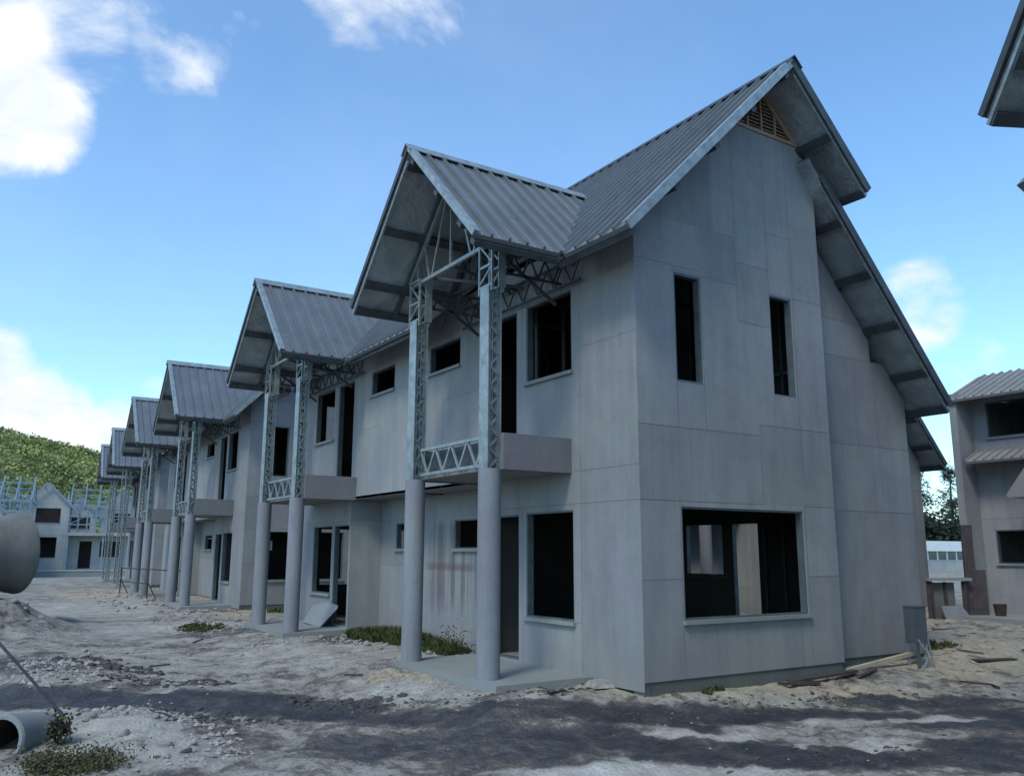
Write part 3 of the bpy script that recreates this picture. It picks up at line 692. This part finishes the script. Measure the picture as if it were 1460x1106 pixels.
# ------------------------------------------------------------------ hill and vegetation
def hillside():
    v=[];f=[];nx,ny=120,50
    def hz(x,y):
        prof=sst(170,330,y)
        xx=x-3
        crest=(42.5 if xx<0 else 42.5-.20*xx-.0009*xx*xx)-(0 if xx>0 else .05*xx)
        n=noise.fractal(Vector((x*.011,y*.011,0)),1,2,4)*3
        return -3+prof*(crest+n)
    for j in range(ny+1):
        for i in range(nx+1):
            x=-260+i*6; y=160+j*5; v.append((x,y,hz(x,y)))
    for j in range(ny):
        for i in range(nx): a=j*(nx+1)+i; f.append((a,a+1,a+nx+2,a+nx+1))
    me=bpy.data.meshes.new('hillside'); me.from_pydata(v,[],f); me.materials.append(M['hill_soil']); me.polygons.foreach_set('use_smooth',[True]*len(f))
    o=bpy.data.objects.new('hillside',me); COL.objects.link(o); tag(o,kind='structure')
    rnd=random.Random(11); mb=MB()
    for i in range(6500):
        y=170+rnd.random()**.8*165; x=-40+rnd.random()*125
        z=hz(x,y); s=1.0+rnd.random()**3*2.4; tint=rnd.random()
        for k in range(42):
            u=rnd.uniform(-1,1);ph=rnd.uniform(0,6.28);q=math.sqrt(1-u*u)
            c=Vector((x,y,z+s*.5))+Vector((q*math.cos(ph),q*math.sin(ph),u*.6))*s*rnd.uniform(.55,1.05)
            r=s*rnd.uniform(.08,.19); a=Vector((rnd.gauss(0,1),rnd.gauss(0,1),rnd.gauss(0,1))).normalized();b=a.orthogonal().normalized();cc=a.cross(b)
            mb.quad([c+b*r,c+cc*r,c-b*r*.9,c-cc*r],0,max(0,min(1,tint+rnd.uniform(-.12,.12))))
    o=mb.build('forest',M['forest']); tag(o,'green scrub and trees covering the sunlit hillside','forest',kind='stuff')
hillside()

def needle_tree(loc,h,seed,label,dens=1.0):
    rnd=random.Random(seed); root=empty('casuarina_tree',loc)
    t=MB(); p=Vector((0,0,-1)); segs=8
    pts=[Vector((.25*math.sin(i*1.3+seed),.2*math.cos(i+seed),-1+(h*.97+1)*i/segs)) for i in range(segs+1)]
    for i in range(segs): t.tube(pts[i],pts[i+1],.28*(1-i/segs)+.04,8,.28*(1-(i+1)/segs)+.04,caps=False)
    tips=[]
    for i in range(34):
        z=h*(.28+.7*rnd.random()); fr=z/h; b=pts[min(segs,int((z+1)/(h*.97+1)*segs))].copy(); b.z=z
        a=rnd.uniform(0,6.28); l=(1-fr*.75)*rnd.uniform(1.0,2.7); e=b+Vector((math.cos(a)*l,math.sin(a)*l,l*.45)); t.tube(b,e,.05,5,.02,caps=False); tips.append((b,e))
    t.build('trunk',M['bark'],root)
    c=MB()
    for b,e in tips:
        for k in range(int(60*dens)):
            q=b.lerp(e,rnd.uniform(.25,1.1))+Vector((rnd.gauss(0,.28),rnd.gauss(0,.28),rnd.gauss(0,.26)))
            d=Vector((rnd.gauss(0,.5),rnd.gauss(0,.5),rnd.uniform(-1,.3))).normalized()*rnd.uniform(.25,.6); s=d.orthogonal().normalized()*.045
            c.quad([q-s,q+s,q+d+s*.4,q+d-s*.4],0,rnd.random())
    c.build('crown',M['needle'],root); tag(root,label,'tree','tall trees beyond the gap at right'); return root
needle_tree((70.4,40,-.6),10.9,3,'slim dark tree beside the eave in the gap at right, left one of two')
needle_tree((75.9,40,-.6),10.6,8,'ragged dark tree close to the right-hand house, right one of two',1.2)
def bush(loc,sx,sy,sz,n,leaf,label,name='bush',m='bush',seed=1,cat='bush',stem=True,group=None):
    rnd=random.Random(seed); root=empty(name,loc)
    s=MB()
    for i in range(7):
        a=rnd.uniform(0,6.28); s.tube((0,0,-.1),(math.cos(a)*sx*.6,math.sin(a)*sy*.6,sz*.7),.02*sz+.004,5,.006,caps=False)
    s.build('stem',M['bark'],root)
    c=MB(); cl=[(Vector((rnd.uniform(-1,1)*sx*.7,rnd.uniform(-1,1)*sy*.7,sz*rnd.uniform(.25,.75))),rnd.uniform(.25,.5),rnd.random()) for _ in range(12)]
    for i in range(n):
        q,r,tn=rnd.choice(cl); o=Vector((rnd.gauss(0,.5)*sx,rnd.gauss(0,.5)*sy,rnd.gauss(0,.45)*sz))*r*1.5; p=q+o
        if p.z<.0: p.z=abs(p.z)*.3
        d=Vector((rnd.gauss(0,1),rnd.gauss(0,1),rnd.gauss(.3,.8))).normalized()*leaf*rnd.uniform(.6,1.4); w=d.orthogonal().normalized()*leaf*.3
        c.quad([p,p+d*.5+w,p+d,p+d*.5-w],0,max(0,min(1,tn+rnd.uniform(-.3,.3))))
    c.build('foliage',M[m],root); tag(root,label,cat,group); return root
for i,(x,y,lab) in enumerate(((63,38,'dense dark tree mass in the gap, left of the two low dark trees'),(68.3,36.5,'dense dark low tree behind the white building, next to the right-hand house'))):
    bush((x,y,-.3),4.2,3.5,5.6 if i==0 else 5.0,5200,.5,lab,name='dense_tree',seed=20+i,cat='tree')
bush((9.6,4.3,.2),.55,.5,.75,900,.12,'low green shrub against the wall of the house in the gap','shrub','weed',31,'shrub')
bush((-5.45,.38,.0),.40,.28,.18,4200,.026,'olive leafy weeds in the bottom left corner of the photo','weed_clump','weed',41,'plant')
bush((-5.5,1.15,.12),.12,.12,.22,220,.05,'small leafy sprig growing beside the rusty pipe','weed_sprig','weed',42,'plant')
bush((.25,4.7,.15),.22,.4,.34,260,.045,'thin leafy weed standing by the rock pile behind the columns','weed_stalks','weed',43,'plant')
def grass(cx,cy,rx,ry,n,h,label,seed):
    rnd=random.Random(seed); c=MB()
    for i in range(n):
        a=rnd.uniform(0,6.28);r=math.sqrt(rnd.random()); x=cx+rx*r*math.cos(a);y=cy+ry*r*math.sin(a)
        if noise.noise(Vector((x*4,y*4,seed)))<-.12: continue
        z=gz(x,y)-.01; hh=h*rnd.uniform(.4,1.2)*(1-.5*r); d=Vector((rnd.gauss(0,.35),rnd.gauss(0,.35),1)).normalized()*hh; w=Vector((rnd.gauss(0,1),rnd.gauss(0,1),0)).normalized()*.006
        p=Vector((x,y,z)); c.quad([p-w,p+w,p+d*.6+w*.7+Vector((0,0,0)),p+d+Vector((rnd.gauss(0,.02),rnd.gauss(0,.02),-.01))],0,rnd.random())
    o=c.build('grass',M['grass']); tag(o,label,'grass',kind='stuff')
grass(.15,6.7,.55,1.5,9000,.28,'green grass growing between the columns and the recessed wall',1)
grass(.0,4.6,.35,.7,2500,.22,'grass behind the near pair of columns',2)
grass(-1.9,11.6,.45,.9,2200,.12,'low grass patch in front of the far pair of columns of the nearest house',3)
grass(6.9,.9,.5,.4,900,.16,'sparse yellow grass around the metal cabinet legs',4)
grass(.9,-.14,.14,.09,260,.14,'small grass tuft at the foot of the gable wall',5)
grass(1.2,14.6,1.0,.6,1500,.18,'grass at the foot of the second house gable',6)

# ------------------------------------------------------------------ stones
def stone_mesh(seed,name='rock'):
    rnd=random.Random(seed)
    import bmesh
    bm=bmesh.new(); bmesh.ops.create_icosphere(bm,subdivisions=2,radius=1)
    sx,sy,sz=rnd.uniform(.8,1.2),rnd.uniform(.6,1.0),rnd.uniform(.4,.65)
    cuts=[(Vector((rnd.gauss(0,1),rnd.gauss(0,1),rnd.gauss(0,1))).normalized(),rnd.uniform(.55,.85)) for _ in range(9)]
    for v in bm.verts:
        for n,d in cuts:
            e=v.co.dot(n)-d
            if e>0: v.co-=n*e
        v.co*=1+.12*noise.noise(v.co*2+Vector((seed,0,0))); v.co=Vector((v.co.x*sx,v.co.y*sy,v.co.z*sz))
    me=bpy.data.meshes.new(name); bm.to_mesh(me); bm.free(); me.materials.append(M['rock']); return me
RM=[stone_mesh(i) for i in range(6)]
rnd=random.Random(77)
def rocks(cx,cy,rx,ry,n,smin,smax,label,group):
    for i in range(n):
        x=cx+rnd.uniform(-rx,rx);y=cy+rnd.uniform(-ry,ry);s=rnd.uniform(smin,smax)
        o=bpy.data.objects.new('rock',rnd.choice(RM)); COL.objects.link(o); o.location=(x,y,gz(x,y)+s*.2); o.scale=(s,s,s)
        o.rotation_euler=(rnd.uniform(-.4,.4),rnd.uniform(-.4,.4),rnd.uniform(0,6.28)); tag(o,label,'rock',group)
rocks(.1,4.4,.45,.9,34,.05,.13,'pale broken rock in the heap behind the two nearest columns','rocks in the heap behind the near columns')
rocks(-.45,6.6,.35,1.4,26,.03,.08,'small pale rock along the grass left of the nearest columns','rocks along the grass')
rocks(-1.6,14.2,.8,2.2,26,.04,.10,'whitish rock strewn before the far end of the nearest house','rocks before the second house')
rocks(-4.95,1.4,.4,1.1,26,.03,.085,'pale rock on the rubble heap at bottom left','rocks on the rubble heap')
rocks(-4.6,7.2,.8,2.0,10,.04,.09,'dark-edged rock on the soil ridge at left','rocks on the soil ridge')
rocks(-1.6,22,.6,4,18,.06,.14,'rock lying beside the far columns','rocks beside the far columns')
rocks(8.6,3.4,1.6,.8,22,.04,.10,'rock in front of the right-hand porch slab','rocks before the right-hand porch')
rocks(-5.7,12,.9,1.2,14,.06,.14,'rock on the gravel heap under the big pipe','rocks on the gravel heap')
def gravel():
    mb=MB(); r=random.Random(5)
    def oct_(c,s,tn):
        k=len(mb.v); rt=r.uniform(0,6.28);e=[Vector((math.cos(rt+a),math.sin(rt+a),r.uniform(-.15,.15)))*s*r.uniform(.7,1.15) for a in (0,1.57,3.14,4.71)]
        mb.v+= [tuple(c+q) for q in e]+[tuple(c+Vector((r.uniform(-.2,.2)*s,r.uniform(-.2,.2)*s,s*r.uniform(.4,.75)))),tuple(c-Vector((0,0,s*.5)))]
        for i in range(4):
            mb.f.append((k+i,k+(i+1)%4,k+4)); mb.f.append((k+(i+1)%4,k+i,k+5)); mb.m+=[0,0]; mb.t+=[tn,tn]
    areas=[(-5.2,-4.2,.3,4,300,.009),(-1,5.8,-1.0,-.05,260,.007),(-2.2,0,.2,6,700,.009),(-2.5,0,6,16,1500,.016),(-5,2,-3.5,2,300,.005),(6,11,-1,3,900,.014),(-6,-3,5,12,450,.012),(-2.5,0,16,30,900,.022),(-5,-1,3,12,450,.008),(-5.4,-4.1,.0,2.6,1300,.014),(-5.6,-4.6,4.2,7.5,700,.02)]
    for x0,x1,y0,y1,n,s in areas:
        for i in range(n):
            x=r.uniform(x0,x1);y=r.uniform(y0,y1)
            if noise.noise(Vector((x*.9,y*.9,4)))+r.uniform(-.3,.3)<-.05: continue
            q=s*(.5+r.random()**3*3.2); oct_(Vector((x,y,gz(x,y)+q*.1)),q,r.random())
    o=mb.build('gravel',M['rock']); tag(o,'loose pale gravel and chips scattered over the dirt street','gravel',kind='stuff')
gravel()

M['mud']=simple('damp_mud',(.055,.052,.050),.9,0,.45,14,bmp=.6)
def clods():
    mb=MB(); r=random.Random(15)
    def blob(c,s):
        k=len(mb.v); rt=r.uniform(0,6.28); n=6
        for h,q in ((0,1.0),(.35,.8)):
            for i in range(n):
                a=rt+i*1.047; w=s*q*r.uniform(.7,1.25); mb.v.append((c.x+math.cos(a)*w,c.y+math.sin(a)*w,c.z-.3*s+h*s*1.6*r.uniform(.8,1.2)))
        mb.v.append((c.x+r.uniform(-.2,.2)*s,c.y,c.z+s*r.uniform(.35,.6)))
        for i in range(n):
            j=(i+1)%n; mb.f.append((k+i,k+j,k+n+j,k+n+i)); mb.f.append((k+n+i,k+n+j,k+2*n)); mb.m+=[0,0]; mb.t+=[.5,.5]
    lines=[((-4.9,7.0),(-4.1,5.2),.22,420,.030),((-4.7,4.9),(-3.4,4.1),.14,260,.022),((-3.0,2.5),(-2.3,1.7),.16,300,.026),((-4.7,2.6),(-3.6,1.5),.16,260,.024),((-2.6,1.5),(-.6,.5),.12,260,.014),((-.6,-.4),(2.4,-.8),.15,260,.014),((-.9,-2.2),(1.6,-3.1),.25,260,.014),((1.6,-.6),(4.0,-1.6),.2,200,.016),((-1.0,1.1),(-.2,.7),.08,160,.016)]
    for a,b,sp,n,s in lines:
        for i in range(n):
            t=r.random(); x=a[0]+(b[0]-a[0])*t+r.gauss(0,sp); y=a[1]+(b[1]-a[1])*t+r.gauss(0,sp); q=s*(.35+r.random()**3*2.2); blob(Vector((x,y,gz(x,y))),q)
    o=mb.build('mud_clods',M['mud']); tag(o,'dark damp mud clods along the edges of the wet patches',kind='stuff')
clods()
for i,(x,y,a,l,mm) in enumerate(((-3.9,6.1,.5,.35,'board_timber'),(-1.9,3.2,2.1,.28,'board_timber'),(6.9,.1,2.6,.4,'board_timber'),(8.2,1.1,.4,.45,'pale_timber'),(-.9,.55,.2,.3,'rust'),(7.7,-.3,1.2,.3,'board_timber'),(-2.6,9.2,1.0,.5,'board_timber'),(9.4,2.0,2.9,.5,'board_timber'))):
    b=MB(); c,d=math.cos(a)*l,math.sin(a)*l; b.beam((x,y,gz(x,y)+.015),(x+c,y+d,gz(x+c,y+d)+.02),.025,.018); o=b.build('timber_scrap',M[mm]); tag(o,'thin scrap of timber lying loose on the ground','scrap wood','timber scraps on the ground')
# ------------------------------------------------------------------ loose things
def lathe(prof,n=40,mats=None,p0=None,axis=None,name='',parent=None,inner=None):
    p0=Vector(p0);d=Vector(axis).normalized();u=Vector((0,0,1));a=d.cross(u).normalized();b=a.cross(d).normalized();m=MB()
    for s,r in prof:
        for i in range(n):
            t=2*math.pi*i/n; m.v.append(tuple(p0+d*s+(a*math.cos(t)+b*math.sin(t))*r))
    for k in range(len(prof)-1):
        for i in range(n):
            j=(i+1)%n; m.f.append((k*n+i,k*n+j,(k+1)*n+j,(k+1)*n+i)); m.m.append(0); m.t.append(.5)
    return m.build(name,mats,parent,smooth_angle=35)
def big_pipe():
    root=empty('concrete_pipe',(-5.22,14,.5))
    # axis runs left-right, the flared end turned slightly away from the street
    lathe([(-5,.66),(-1.3,.66),(-1.0,.67),(-.7,.70),(-.42,.76),(-.2,.82),(-.03,.865),(0,.865),(.02,.84),(.0,.72),(-.5,.62),(-5,.56),(-5,.66)],mats=M['culvert'],p0=(-.02,.0,1.16),axis=(.90,.42,.03),name='barrel',parent=root)
    tag(root,'huge grey concrete pipe with flared end, cut off by the left edge','pipe')
big_pipe()
def rusty_pipe():
    root=empty('rusty_pipe',(-5.95,1.25,.10))
    lathe([(0,.19),(.02,.205),(.3,.205),(.62,.195),(.62,.16),(0,.165),(0,.19)],24,M['slab'],(0,0,.06),(.55,.83,-.12),'pipe_shell',root)
    lathe([(.012,.164),(.6,.158),(.6,.02)],24,M['rust_in'],(0,0,.06),(.55,.83,-.12),'rusty_lining',root)
    tag(root,'short concrete pipe with rusty dark mouth at bottom left','pipe')
rusty_pipe()
m=MB(); m.tube((-5.34,2.43,.10),(-6.25,2.67,1.16),.014,10); m.tube((-5.40,2.446,.17),(-5.36,2.436,.12),.02,10)
o=m.build('steel_rod',M['zinc_dark']); tag(o,'dark steel rod leaning into the rubble at left','rod')
# cabinet
def cabinet():
    root=empty('meter_cabinet',(4.98,.03,.17)); root.scale=(.72,.72,.82); rz=R(-8); root.rotation_euler=(0,0,rz)
    m=MB(); m.box(-.02,.30,-.13,.12,.36,.95); m.build('cabinet_body',M['cabinet'],root)
    m=MB(); m.box(-.03,.31,-.14,.13,.952,.975); m.build('lid',M['cabinet'],root)
    for x in (0.0,.25):
        for y in (-.11,.10):
            m=MB(); m.box(x,x+.035,y-.012,y+.012,-.12,.359); m.build('leg',M['zinc'],root)
    m=MB(); m.box(-.02,.06,-.128,-.11,-.1,.358); m.build('side_plate',M['cabinet'],root)
    m=MB(); m.beam((.02,-.135,.42),(.29,-.135,.15),.02,.04); m.beam((.30,-.14,.18),(.06,-.16,-.10),.02,.03); m.beam((.29,-.12,.45),(.42,-.16,-.12),.02,.03); m.build('brace',M['zinc'],root)
    tag(root,'grey metal meter cabinet on braced legs at the right corner of the gable wall','cabinet')
cabinet()
def loose(name,p,q,w,h,m,label,cat,group=None):
    b=MB(); b.beam(p,q,w,h); o=b.build(name,M[m]); tag(o,label,cat,group)
b=MB(); b.beam((3.50,.05,.19),(5.35,.12,.33),.06,.05); o=b.build('timber_pole',M['pale_timber']); tag(o,'long pale timber pole lying along the foot of the recessed wall','timber')
loose('timber_plank',(2.15,-.16,gz(2.15,-.16)+.04),(3.45,-.14,gz(3.45,-.14)+.05),.09,.03,'board_timber','reddish-brown plank lying against the plinth of the gable wall','plank')
loose('timber_plank',(1.9,-.22,gz(1.9,-.22)+.03),(2.55,-.26,gz(2.55,-.26)+.03),.07,.03,'board_timber','short dark plank left of the long reddish plank','plank')
loose('timber_plank',(3.3,-.28,gz(3.3,-.28)+.02),(3.75,-.22,gz(3.75,-.22)+.03),.05,.02,'board_timber','smallest dark stick at the right corner of the plinth','plank')
loose('bent_stick',(4.5,-.9,gz(4.5,-.9)+.02),(5.0,-1.02,gz(5,-1.02)+.02),.03,.02,'board_timber','thin dark stick lying on the sand at right','stick')
loose('bent_stick',(5.0,-1.02,gz(5,-1.02)+.02),(4.75,-1.25,gz(4.75,-1.25)+.02),.03,.02,'rust','short rusty stick touching the thin stick on the sand','stick')
loose('thin_board',(6.3,-.1,gz(6.3,-.1)+.02),(7.1,-.25,gz(7.1,-.25)+.02),.12,.02,'board_timber','thin weathered board lying flat on the sand right of the cabinet','board')
# slab chunk near pad
b=MB(); b.hexa([(-.25,.55,.2),(.05,.5,.2),(.0,.75,.2),(-.2,.8,.2),(-.22,.57,.27),(.03,.53,.25),(-.02,.72,.28),(-.18,.77,.26)]); o=b.build('concrete_chunk',M['rock']); tag(o,'flat pale concrete chunk lying beside the porch slab corner','rubble')
# leaning board in doorway of unit two
b=MB(); pts=[(9.95,.30),(8.92,.27),(8.62,.62),(8.68,.68),(9.25,.72),(9.9,.62)]
n=[]; 
def lean(yz,off): y,z=yz; return (-.03-off-.28*(.75-z)/.48,y,z+.0)
f0=[lean(q,.0) for q in pts]; f1=[lean(q,.02) for q in pts]
b.quad(f1[::-1]); b.quad(f0)
for i in range(6): j=(i+1)%6; b.quad([f1[i],f1[j],f0[j],f0[i]])
o=b.build('board_offcut',M['column_concrete']); tag(o,'pale offcut of wall board leaning against the doorway between the columns','board')
# stack by the right-hand fin
def gate_frame():
    root=empty('timber_stand',(10.95,3.35,.3))
    d=Vector((.88,-.47,0))
    def P(s,z,o=0): return Vector((0,0,0))+d*s+Vector((-.47*o*-1,.88*o*-1,0))*-1+Vector((0,0,z))
    m=MB(); m.beam(P(0,-.2),P(0,.82),.09,.09); m.build('post',M['board_timber'],root); m=MB(); m.beam(P(.78,-.2),P(.78,.82),.09,.09); m.build('post',M['board_timber'],root)
    m=MB(); m.beam(P(-.08,.86),P(.9,.86),.2,.06); m.build('top_shelf',M['slab'],root)
    m=MB(); m.beam(P(.12,.3,.12),P(.68,.3,.12),.03,.98); m.build('back_board',M['plinth'],root)
    m=MB(); m.beam(P(.4,-.1,.05),P(.4,.8,.05),.06,.04); m.build('batten',M['board_timber'],root)
    tag(root,'low dark timber frame with pale top shelf left of the right-hand house','frame')
gate_frame()
b=MB(); b.hexa([(10.95,3.0,.25),(11.5,2.7,.25),(11.53,2.74,.25),(10.98,3.04,.25),(11.0,3.16,.62),(11.4,2.95,.62),(11.43,2.99,.62),(11.03,3.2,.62)]); o=b.build('leaning_sheet',M['fascia_board']); tag(o,'grey panel leaning against the low timber frame','panel')
for i,(x,y,h,lab) in enumerate(((11.7,2.98,2.3,'tall dark board standing against the fin of the right-hand house'),(11.86,2.86,1.35,'shorter dark board in front of the tall one at the right-hand house'))):
    b=MB(); b.hexa([(x,y,.3),(x+.2,y-.12,.3),(x+.23,y-.07,.3),(x+.03,y+.05,.3),(x+.1,y+.05,h),(x+.3,y-.07,h),(x+.33,y-.03,h),(x+.13,y+.09,h)]); o=b.build('dark_board',M['board_timber']); tag(o,lab,'board')
b=MB(); b.tube((12.05,2.5,.42),(12.05,2.5,.66),.10,16,.13); o=b.build('paint_bucket',M['rust']); tag(o,'small rusty container on the right-hand porch slab','container')
# barrier in the street
def barrier():
    root=empty('barrier',(-1.3,22,.12))
    a=Vector((.1,4.6,0));b_=Vector((.45,-3.6,0)); mid=(a+b_)/2
    m=MB(); m.tube(a+Vector((0,0,.98)),b_+Vector((0,0,1.02)),.02,6); m.tube(a+Vector((0,0,.5)),mid+Vector((0,0,.55)),.016,6); m.build('rail',M['rust'],root)
    for p in (a,mid,b_):
        m=MB(); m.tube(p+Vector((0,0,-.1)),p+Vector((0,0,1.0)),.022,6); o_=m.build('post',M['rust'],root); q=MB(); q.tube(p+Vector((0,0,.6)),p+Vector((.35,.1,-.05)),.016,6); q.build('brace',M['rust'],o_)
    tag(root,'rusty tube barrier standing in front of the far columns','barrier')
barrier()
# paper notice seen in the gable window of the second house
b=MB(); b.box(.78,.92,15.9+.2,15.9+.21,1.72,1.98); b.box(.85,.856,15.9+.2,15.9+.206,1.98,2.2); o=b.build('paper_notice',M['paper']); tag(o,'small white sheet hanging in the ground window of the second house','notice')

# ------------------------------------------------------------------ world, sun, camera
w=bpy.data.worlds.new('World'); sc.world=w; w.use_nodes=True; nt=w.node_tree; nt.nodes.clear()
SE=R(52); SAZ=R(-118)   # sun from the left (-x)
sky=N(nt,'ShaderNodeTexSky',sky_type='NISHITA'); sky.sun_disc=False; sky.sun_elevation=SE; sky.sun_rotation=SAZ; sky.altitude=0; sky.air_density=1.0; sky.dust_density=.6; sky.ozone_density=1.6
tc=N(nt,'ShaderNodeTexCoord'); 
sep=N(nt,'ShaderNodeSeparateXYZ'); nt.links.new(tc.outputs['Generated'],sep.inputs[0])
mp=N(nt,'ShaderNodeMapping'); mp.inputs['Scale'].default_value=(1,1,1.5); nt.links.new(tc.outputs['Generated'],mp.inputs[0])
n1=noi(nt,mp.outputs[0],5.0,9,.58,.25); n2=noi(nt,mp.outputs[0],1.8,5,.55,.2); n3=noi(nt,mp.outputs[0],14,6,.6,.4)
BL=[((-.03,.90,.45),.9915,.9995,.9),((.015,.905,.424),.9965,.9997,.9),((.03,.86,.51),.9940,.9996,.58),((.14,.835,.53),.9945,.9997,.50),((.316,.765,.561),.9960,.9998,.42),((.37,.735,.572),.9975,.9999,.36),((.0,.985,.172),.9965,.9998,.9),((.06,.99,.135),.9965,.9998,.85),((.02,.99,.12),.9945,.999,.9),((.135,.985,.115),.9975,.9998,.7),((.182,.964,.185),.9988,.99997,.55),((.828,.49,.255),.9976,.9997,.78),((.867,.424,.255),.9978,.9999,.52),((.87,.454,.19),.9965,.9997,.42),((-.75,.5,.5),.86,.99,.7),((-.5,-.7,.5),.88,.99,.6),((.76,.62,.12),.993,.999,.35)]  # the two broadest blobs are unseen clouds added for less blue light
acc=None
for d,a,b_,s in BL:
    v=Vector(d).normalized(); dn=N(nt,'ShaderNodeVectorMath',operation='DOT_PRODUCT'); dn.inputs[1].default_value=v
    nrm=N(nt,'ShaderNodeVectorMath',operation='NORMALIZE'); nt.links.new(tc.outputs['Generated'],nrm.inputs[0]); nt.links.new(nrm.outputs[0],dn.inputs[0])
    mr=N(nt,'ShaderNodeMapRange',interpolation_type='SMOOTHSTEP'); mr.inputs['From Min'].default_value=a; mr.inputs['From Max'].default_value=b_; mr.inputs['To Max'].default_value=s
    nt.links.new(dn.outputs['Value'],mr.inputs['Value'])
    acc=mr.outputs[0] if acc is None else math_(nt,'MAXIMUM',acc,mr.outputs[0])
f=math_(nt,'ADD',math_(nt,'MULTIPLY',acc,.62),math_(nt,'MULTIPLY',math_(nt,'SUBTRACT',n1,.5),1.5))
f=math_(nt,'ADD',f,math_(nt,'MULTIPLY',math_(nt,'SUBTRACT',n3,.5),.22))
cl=N(nt,'ShaderNodeMapRange',interpolation_type='SMOOTHSTEP'); cl.inputs['From Min'].default_value=.21; cl.inputs['From Max'].default_value=.62; nt.links.new(f,cl.inputs['Value'])
veil=ramp(nt,n2,[(.42,0),(.78,.10)])
cf=math_(nt,'MAXIMUM',math_(nt,'MULTIPLY',cl.outputs[0],ramp(nt,acc,[(0,0),(.12,1)])),veil)
skyc=N(nt,'ShaderNodeVectorMath',operation='MULTIPLY'); nt.links.new(sky.outputs[0],skyc.inputs[0]); skyc.inputs[1].default_value=(.86,1.13,1.25)
shade=ramp(nt,n3,[(.3,(3.6,4.1,4.9)),(.6,(4.9,5.1,5.35))])
mx=mixc(nt,cf,skyc.outputs[0],shade)
bg=N(nt,'ShaderNodeBackground'); bg.inputs['Strength'].default_value=.15; nt.links.new(mx,bg.inputs['Color'])
ow=N(nt,'ShaderNodeOutputWorld'); nt.links.new(bg.outputs[0],ow.inputs[0])

sun=bpy.data.lights.new('sun','SUN'); sun.energy=1.35; sun.angle=R(14); sun.color=(1,.92,.80)
so=bpy.data.objects.new('sun',sun); COL.objects.link(so)
# direction to the sun; sky rotation is measured from +y towards +x (clockwise seen from above)
sd=Vector((math.sin(SAZ)*math.cos(SE),math.cos(SAZ)*math.cos(SE),math.sin(SE)))
so.rotation_euler=sd.to_track_quat('Z','Y').to_euler()

cam=bpy.data.cameras.new('camera'); co=bpy.data.objects.new('camera',cam); COL.objects.link(co); sc.camera=co
f_px,yaw,pitch,roll=1213.29,R(32.947),R(10.896),R(.161)
F=Vector((math.sin(yaw)*math.cos(pitch),math.cos(yaw)*math.cos(pitch),math.sin(pitch))); Rt=Vector((math.cos(yaw),-math.sin(yaw),0)); U=Rt.cross(F)
R2=Rt*math.cos(roll)+U*math.sin(roll); U2=-Rt*math.sin(roll)+U*math.cos(roll)
co.matrix_world=Matrix(((R2.x,U2.x,-F.x,-6.454),(R2.y,U2.y,-F.y,-7.303),(R2.z,U2.z,-F.z,1.7),(0,0,0,1)))
cam.sensor_width=36; cam.lens=f_px/1460*36; cam.clip_end=3000; cam.clip_start=.05
sc.render.engine='CYCLES'; sc.view_settings.view_transform='Standard'; sc.view_settings.look='None'; sc.view_settings.exposure=.52; sc.view_settings.gamma=1
sc.render.resolution_x=1024; sc.render.resolution_y=775
